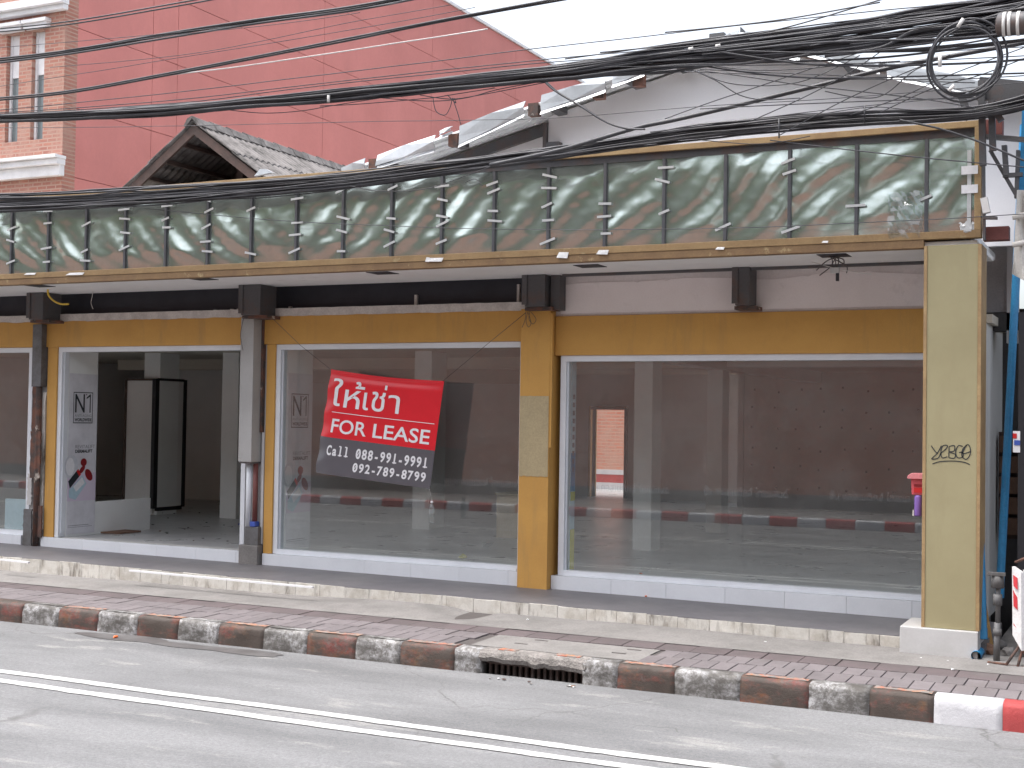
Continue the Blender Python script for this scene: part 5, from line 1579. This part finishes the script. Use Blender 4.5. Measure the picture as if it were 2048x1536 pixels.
for k, (a, b) in enumerate(pts):
    if 0.12 * a + 1045 < b: b = 1050
    scrap(a, b, FZ, rnd.uniform(0.012, 0.03), MT[rnd.choice(['ink', 'card', 'paper', 'old_wood'])], 'small dark or pale scrap of debris strewn on the door bay floor', 'debris on the shop floor', k + 10, 0.35)
for k in range(9):
    px = rnd.uniform(975, 1160)
    scrap(px, 1354 + (px - 961) * 0.11 + rnd.uniform(-2, 4), 0.0, rnd.uniform(0.012, 0.026), MT[rnd.choice(['paper', 'concrete', 'card', 'old_wood'])], 'small scrap of rubbish caught before the drain mouth', 'rubbish at the drain mouth', k + 40, 0.4)
for k, (px, py) in enumerate(((1842, 1317), (1895, 1322), (1905, 1340), (1976, 1330), (1965, 1322), (1530, 1285), (1055, 1240), (1490, 1243))):
    scrap(px, py, 0.205 if py > 1250 else 0.24, rnd.uniform(0.012, 0.02), MT['paper'], 'tiny pale scrap dropped on the footpath', 'pale scraps on the footpath', k + 60, 0.5)

# ================================================================== OVERHEAD CABLES
def path(px, Y, per=5, amp=0.0, seed=0.0, dy=0.0):
    out = []
    for p in catmull([(x, y, 0) for x, y in px], per):
        q = AY(p.x, p.y, Y)
        if amp:
            q = q + Vector((0, amp * mnoise.noise(Vector((q.x * 0.9, seed, 0))), amp * mnoise.noise(Vector((q.x * 1.1, seed, 7)))))
        out.append(q)
    return out
def bundle(name, label, px, Y, strands, spread, r, per=5):
    """spread: list of half-heights in photo pixels along px"""
    t = thing(name, label, 'cables', tuple(AY(*px[len(px) // 2], Y)))
    for s in range(strands):
        o1 = rnd.uniform(-1, 1)
        od = rnd.uniform(-1, 1)
        ctl = []
        for k, (x, y) in enumerate(px):
            j = 0.6 * mnoise.noise(Vector((k * 0.7, s * 3.1, 1)))
            ctl.append((x, y + spread[k] * max(-1.2, min(1.2, o1 + j)), 0))
        pts = []
        for p in catmull(ctl, per):
            q = AY(p.x, p.y, Y)
            q.y += 0.05 * od + 0.03 * mnoise.noise(Vector((q.x * 0.8, s * 5.0, 3)))
            q.z += 0.008 * mnoise.noise(Vector((q.x * 2.3, s * 7.0, 3)))
            pts.append(q)
        tube('cable', pts, r * rnd.uniform(0.7, 1.35), MT['cable'], t, 5)
    return t
b1 = bundle('cable_bundle', 'thick sagging bundle of black cables crossing the whole upper picture',
       [(-60, 238), (130, 232), (330, 220), (500, 206), (660, 193), (800, 180), (980, 160), (1150, 142), (1350, 116), (1500, 98), (1700, 75), (1850, 52), (2110, 8)], 10.6, 40,
       [7, 8, 9, 9, 11, 12, 13, 16, 22, 27, 28, 32, 42], 0.0105)
for x in (657,):
    c = AY(x, 198, 10.52)
    tube('white_tie', [c + Vector((0, 0, -0.03)), c + Vector((0, 0, 0.035))], 0.014, MT['wire_white'], b1, 8)
for (x, y) in ((1382, 98), (1436, 92)):
    c = AY(x, y, 10.5)
    tube('white_tie', [c + Vector((-0.02, 0, 0)), c + Vector((0.02, 0, 0.004))], 0.014, MT['wire_white'], b1, 8)
# loose strands drooping from the thick bundle
for pts in (((420, 215), (520, 226), (600, 222), (660, 212), (760, 196)), ((640, 212), (720, 208), (860, 196), (900, 190), (990, 176)), ((840, 190), (900, 198), (960, 190), (1090, 165)),
            ((866, 196), (872, 222), (890, 230), (900, 215), (905, 196)), ((905, 196), (915, 225), (922, 250)), ((895, 190), (905, 200), (912, 206), (908, 196)), ((700, 190), (850, 202), (930, 196), (1000, 178), (1100, 160))):
    tube('loose_strand', path(pts, 10.58, 6), 0.004, MT['cable'], b1, 4)
b2 = bundle('cable_bundle', 'dense cable bundle lying along the signboard top edge',
       [(-60, 410), (150, 401), (340, 390), (520, 377), (700, 361), (850, 341), (1000, 322), (1120, 305), (1250, 285), (1400, 266), (1600, 246), (1750, 236), (1950, 226), (2110, 190)], 11.25, 34,
       [17, 17, 17, 16, 14, 12, 10, 10, 10, 13, 13, 14, 10, 14], 0.0085)
for (x, y0, y1) in ((1558, 238, 276), (1729, 212, 246)):
    tube('cable_tie', [AY(x, y0, 11.18), AY(x, y1, 11.18)], 0.007, MT['cable'], b2, 6)
for pts in (((700, 372), (760, 382), (850, 378), (930, 352), (990, 330)), ((1400, 280), (1500, 288), (1560, 284), (1620, 272)), ((930, 365), (950, 358), (965, 372)), ((1600, 236), (1680, 222), (1750, 214), (1830, 220), (1950, 222)), ((1300, 264), (1450, 246), (1600, 226), (1700, 215), (1850, 200), (1960, 190))):
    tube('loose_strand', path(pts, 11.2, 6), 0.004, MT['cable'], b2, 4)
# single cables
def cable(label, px, Y, r, mat='cable', group='single overhead cables', name='overhead_cable', n=6):
    o = tube(name, path(px, Y, 8, 0.006, px[0][1]), r, MT[mat], None, n)
    tag(o, label, 'cable', group)
    return o
def multi(label, px, Y, r, k, gap):
    t = thing('cable_bundle', label, 'cables', tuple(AY(*px[1], Y)))
    for i in range(k):
        tube('cable', path([(x, y + (i - (k - 1) / 2) * gap + 1.5 * mnoise.noise(Vector((x * 0.004, i, 0)))) for x, y in px], Y + 0.02 * (i % 2), 8), r, MT['cable'], t, 6)
multi('slim bundle of three cables rising over the coral wall, topmost but one', [(-60, 128), (130, 105), (330, 72), (520, 42), (700, 18), (860, -12)], 10.3, 0.011, 3, 4.2)
multi('pair of cables climbing from the brick corner to the sky edge', [(-60, 203), (130, 184), (330, 150), (550, 107), (700, 78), (900, 38), (1180, -12)], 10.3, 0.010, 2, 4)
multi('pair of cables crossing the upper left corner above the slim bundle', [(-60, 66), (130, 46), (330, 14), (470, -12)], 10.3, 0.008, 2, 6)
cable('pale thin wire running over the coral wall under the cable pair', [(110, 186), (330, 152), (520, 128), (700, 100), (850, 78), (975, 58)], 10.4, 0.006, 'wire_white')
for WL_, px in zip(('uppermost', 'second', 'third', 'lowest'), ([(-60, 226), (350, 185), (700, 143), (1050, 100), (1400, 60), (1750, 22), (2110, -10)], [(-60, 230), (350, 200), (700, 160), (1100, 118), (1400, 90), (1750, 45), (2110, 0)],
           [(-60, 232), (350, 206), (700, 165), (1100, 125), (1450, 100)], [(-60, 234), (350, 212), (700, 175), (1100, 137)])):
    cable(WL_ + ' of four thin wires between the pale wire and the thick bundle', px, 10.5, 0.0045, group='thin wires over the coral wall', name='thin_wire', n=4)
for HL_, px in zip(('topmost', 'steepest', 'shortest', 'lowest'), ([(-60, 100), (300, 70), (560, 40), (800, 5)], [(100, 135), (400, 105), (700, 45), (900, 10)], [(130, 100), (350, 70), (560, 48), (720, 25)], [(-60, 182), (300, 125), (700, 60), (950, 15)])):
    cable(HL_ + ' hair-thin wire over the coral wall above the pale wire', px, 10.2, 0.0032, group='hair-thin wires over the coral wall', name='thin_wire', n=4)
cable('fine wire running level across the coral wall under the thick bundle', [(-60, 256), (300, 253), (700, 244), (1100, 236), (1400, 213), (1700, 195), (2110, 160)], 10.9, 0.003, name='thin_wire', n=4)
cable('fine wire drooping across the film panels of the signboard', [(150, 402), (380, 425), (560, 441), (900, 456), (1300, 459), (1700, 447), (2110, 424)], 11.3, 0.0035, name='thin_wire', n=4)
cable('wire slanting down over the right end of the signboard', [(1540, 280), (1680, 298), (1800, 311), (1950, 325), (2110, 340)], 11.2, 0.005, name='thin_wire', n=4)
cable('cable dropping steeply past the signboard right end to the frame edge', [(1800, 240), (1880, 258), (1960, 285), (2040, 318), (2110, 345)], 11.15, 0.009)
cable('thick black conduit rising in front of the grey gable', [(980, 330), (1120, 300), (1270, 257), (1350, 240), (1500, 205), (1600, 180), (1750, 142), (1870, 118), (2110, 74)], 11.0, 0.019, n=8)
cable('double drop cable hanging from the thick bundle to the conduit', [(1088, 162), (1110, 182), (1160, 212), (1210, 243), (1250, 256), (1290, 258)], 10.9, 0.009)
cable('thin drop cable beside the double drop cable', [(1090, 160), (1120, 186), (1170, 216), (1216, 246), (1256, 260)], 10.92, 0.006)
GW = 'thin wire looping or slanting in front of the grey gable at the right'
for px in ([(1380, 138), (1430, 160), (1480, 190), (1530, 199), (1600, 196)], [(1390, 140), (1450, 165), (1520, 172), (1590, 166), (1650, 145), (1720, 110)], [(1395, 140), (1500, 155), (1600, 170), (1700, 180), (1860, 200), (1950, 215)],
           [(1400, 138), (1500, 143), (1650, 150), (1800, 160), (1950, 165)], [(1420, 130), (1500, 140), (1600, 138), (1700, 128), (1800, 122)], [(1330, 238), (1420, 205), (1520, 172), (1620, 138), (1740, 98)],
           [(1500, 243), (1600, 198), (1690, 150), (1760, 104)], [(1560, 270), (1680, 205), (1800, 150), (1900, 110)], [(1650, 182), (1720, 195), (1770, 188), (1830, 140), (1880, 125)],
           [(1700, 230), (1800, 195), (1900, 150), (2048, 95)], [(1400, 218), (1600, 208), (1800, 200), (1960, 195)], [(1760, 225), (1870, 175), (1960, 150), (2070, 108)], [(1330, 142), (1500, 148), (1660, 158), (1900, 158), (2070, 150)]):
    cable(GW, px, 10.85 + rnd.uniform(-0.1, 0.1), 0.0045, group='thin wires before the grey gable', name='thin_wire', n=4)
SW = 'thin black wire against the white sky at the upper right'
for px in ([(1200, 105), (1420, 82), (1560, 58), (1760, 0), (1800, -12)], [(1130, 118), (1400, 80), (1700, 42), (2110, 2)], [(1300, 110), (1600, 75), (1850, 40), (2110, -8)], [(1500, 80), (1750, 48), (2000, 22), (2110, 8)],
           [(1620, 92), (1800, 62), (2110, 20)], [(1700, 88), (1880, 72), (2110, 50)], [(1750, 100), (1900, 82), (2110, 62)], [(1330, 65), (1560, 40), (1760, 5)]):
    cable(SW, px, 10.45 + rnd.uniform(-0.1, 0.1), 0.0065, group='thin wires against the sky', name='thin_wire', n=5)
for k in range(16):
    y0 = rnd.uniform(95, 150); y2 = rnd.uniform(-15, 150); x0 = rnd.uniform(1180, 1480); sag = rnd.uniform(2, 22)
    cable('thin black wire in the tangle joining the thick bundle at the right', [(x0, 140 - (x0 - 1150) * 0.12), (0.5 * (x0 + 2100) - 120, 0.5 * (y0 + y2) + sag), (0.5 * (x0 + 2100) + 150, 0.35 * y0 + 0.65 * y2 + sag * 0.8), (2110, y2)], 10.55 + rnd.uniform(-0.15, 0.2), rnd.choice([0.004, 0.005, 0.007, 0.009]), group='wires of the upper right tangle', name='thin_wire', n=4)
cable('heavy black cable sweeping up to the cable joint at upper right', [(1650, 112), (1760, 96), (1830, 62), (1930, 48), (2110, -2)], 10.5, 0.016, n=8)
# coil of spare cable
co = thing('cable_coil', 'ring of coiled black cable hanging beside the cable joint', 'cable coil', tuple(AY(1932, 117, 10.4)))
cc = AY(1932, 117, 10.4)
for k in range(6):
    R = 0.245 + 0.013 * (k % 3) + rnd.uniform(-0.004, 0.004)
    dx, dz = rnd.uniform(-0.02, 0.02), rnd.uniform(-0.018, 0.018)
    pts = [cc + Vector((dx + R * math.cos(a), 0.03 * math.sin(2 * a + k) + 0.015 * k, dz + R * 1.05 * math.sin(a))) for a in [2 * PI * q / 40 for q in range(41)]]
    tube('cable_turn', pts, 0.0085, MT['cable'], co, 6, caps=False)
for (x, y, dx, dz) in ((1903, 176, 0.02, 0.02), (1880, 120, 0.0, 0.05), (1921, 46, 0.02, 0.03)):
    c = AY(x, y, 10.35)
    tube('white_tie', [c - Vector((dx, 0, dz)), c + Vector((dx, 0, dz))], 0.014, MT['wire_white'], co, 8)
# joint closure
jc = thing('cable_joint', 'dark cable joint sleeve with white bands at the upper right edge', 'cable joint', tuple(AY(2030, 48, 10.4)))
a, b = AY(1992, 50, 10.4), AY(2110, 42, 10.4)
tube('sleeve', [a, a.lerp(b, 0.04), b], [0.05, 0.085, 0.085], MT['steel_dark'], jc, 14)
for t_ in (0.12, 0.21, 0.36):
    p = a.lerp(b, t_)
    tube('white_band', [p, p + (b - a).normalized() * 0.022], 0.089, MT['wire_white'], jc, 14)
# bracket arm and box near the pole, just out of frame at the right
cbx = thing('pole_bracket', 'dark steel cable bracket and junction box above the signboard end', 'bracket', tuple(AY(1990, 230, 11.1)))
def bar(px0, py0, px1, py1, Y, w, mat, name='arm'):
    a, b = AY(px0, py0, Y), AY(px1, py1, Y)
    d = (b - a).normalized(); s = Vector((-d.z, 0, d.x)) * w / 2
    prism(name, [a - s, b - s, b + s, a + s], (0, 0.06, 0), MT[mat], cbx)
bar(1955, 175, 2100, 190, 11.35, 0.18, 'steel_dark', 'junction_box')
bar(1962, 160, 1965, 330, 11.30, 0.05, 'steel_dark', 'upright')
bar(1982, 200, 1985, 300, 11.32, 0.05, 'steel_dark', 'upright')
bar(1922, 190, 1938, 236, 11.28, 0.06, 'steel_dark')
bar(1985, 215, 2002, 240, 11.28, 0.05, 'steel_dark')
bar(1970, 272, 2100, 282, 11.42, 0.035, 'pipe_grey')
bar(1980, 300, 2035, 395, 11.44, 0.03, 'steel_dark')
bar(2008, 290, 2012, 350, 11.40, 0.04, 'steel_dark')
bar(2036, 300, 2032, 395, 11.43, 0.03, 'steel_dark')
bar(2005, 350, 2045, 348, 11.41, 0.03, 'steel_dark')
bar(1966, 270, 1968, 480, 11.45, 0.02, 'steel_dark', 'upright')
bar(1966, 435, 1994, 435, 11.38, 0.02, 'steel_dark')
bar(1967, 395, 1973, 425, 11.37, 0.055, 'wire_white', 'insulator')

bpy.data.collections.remove(_tmp)
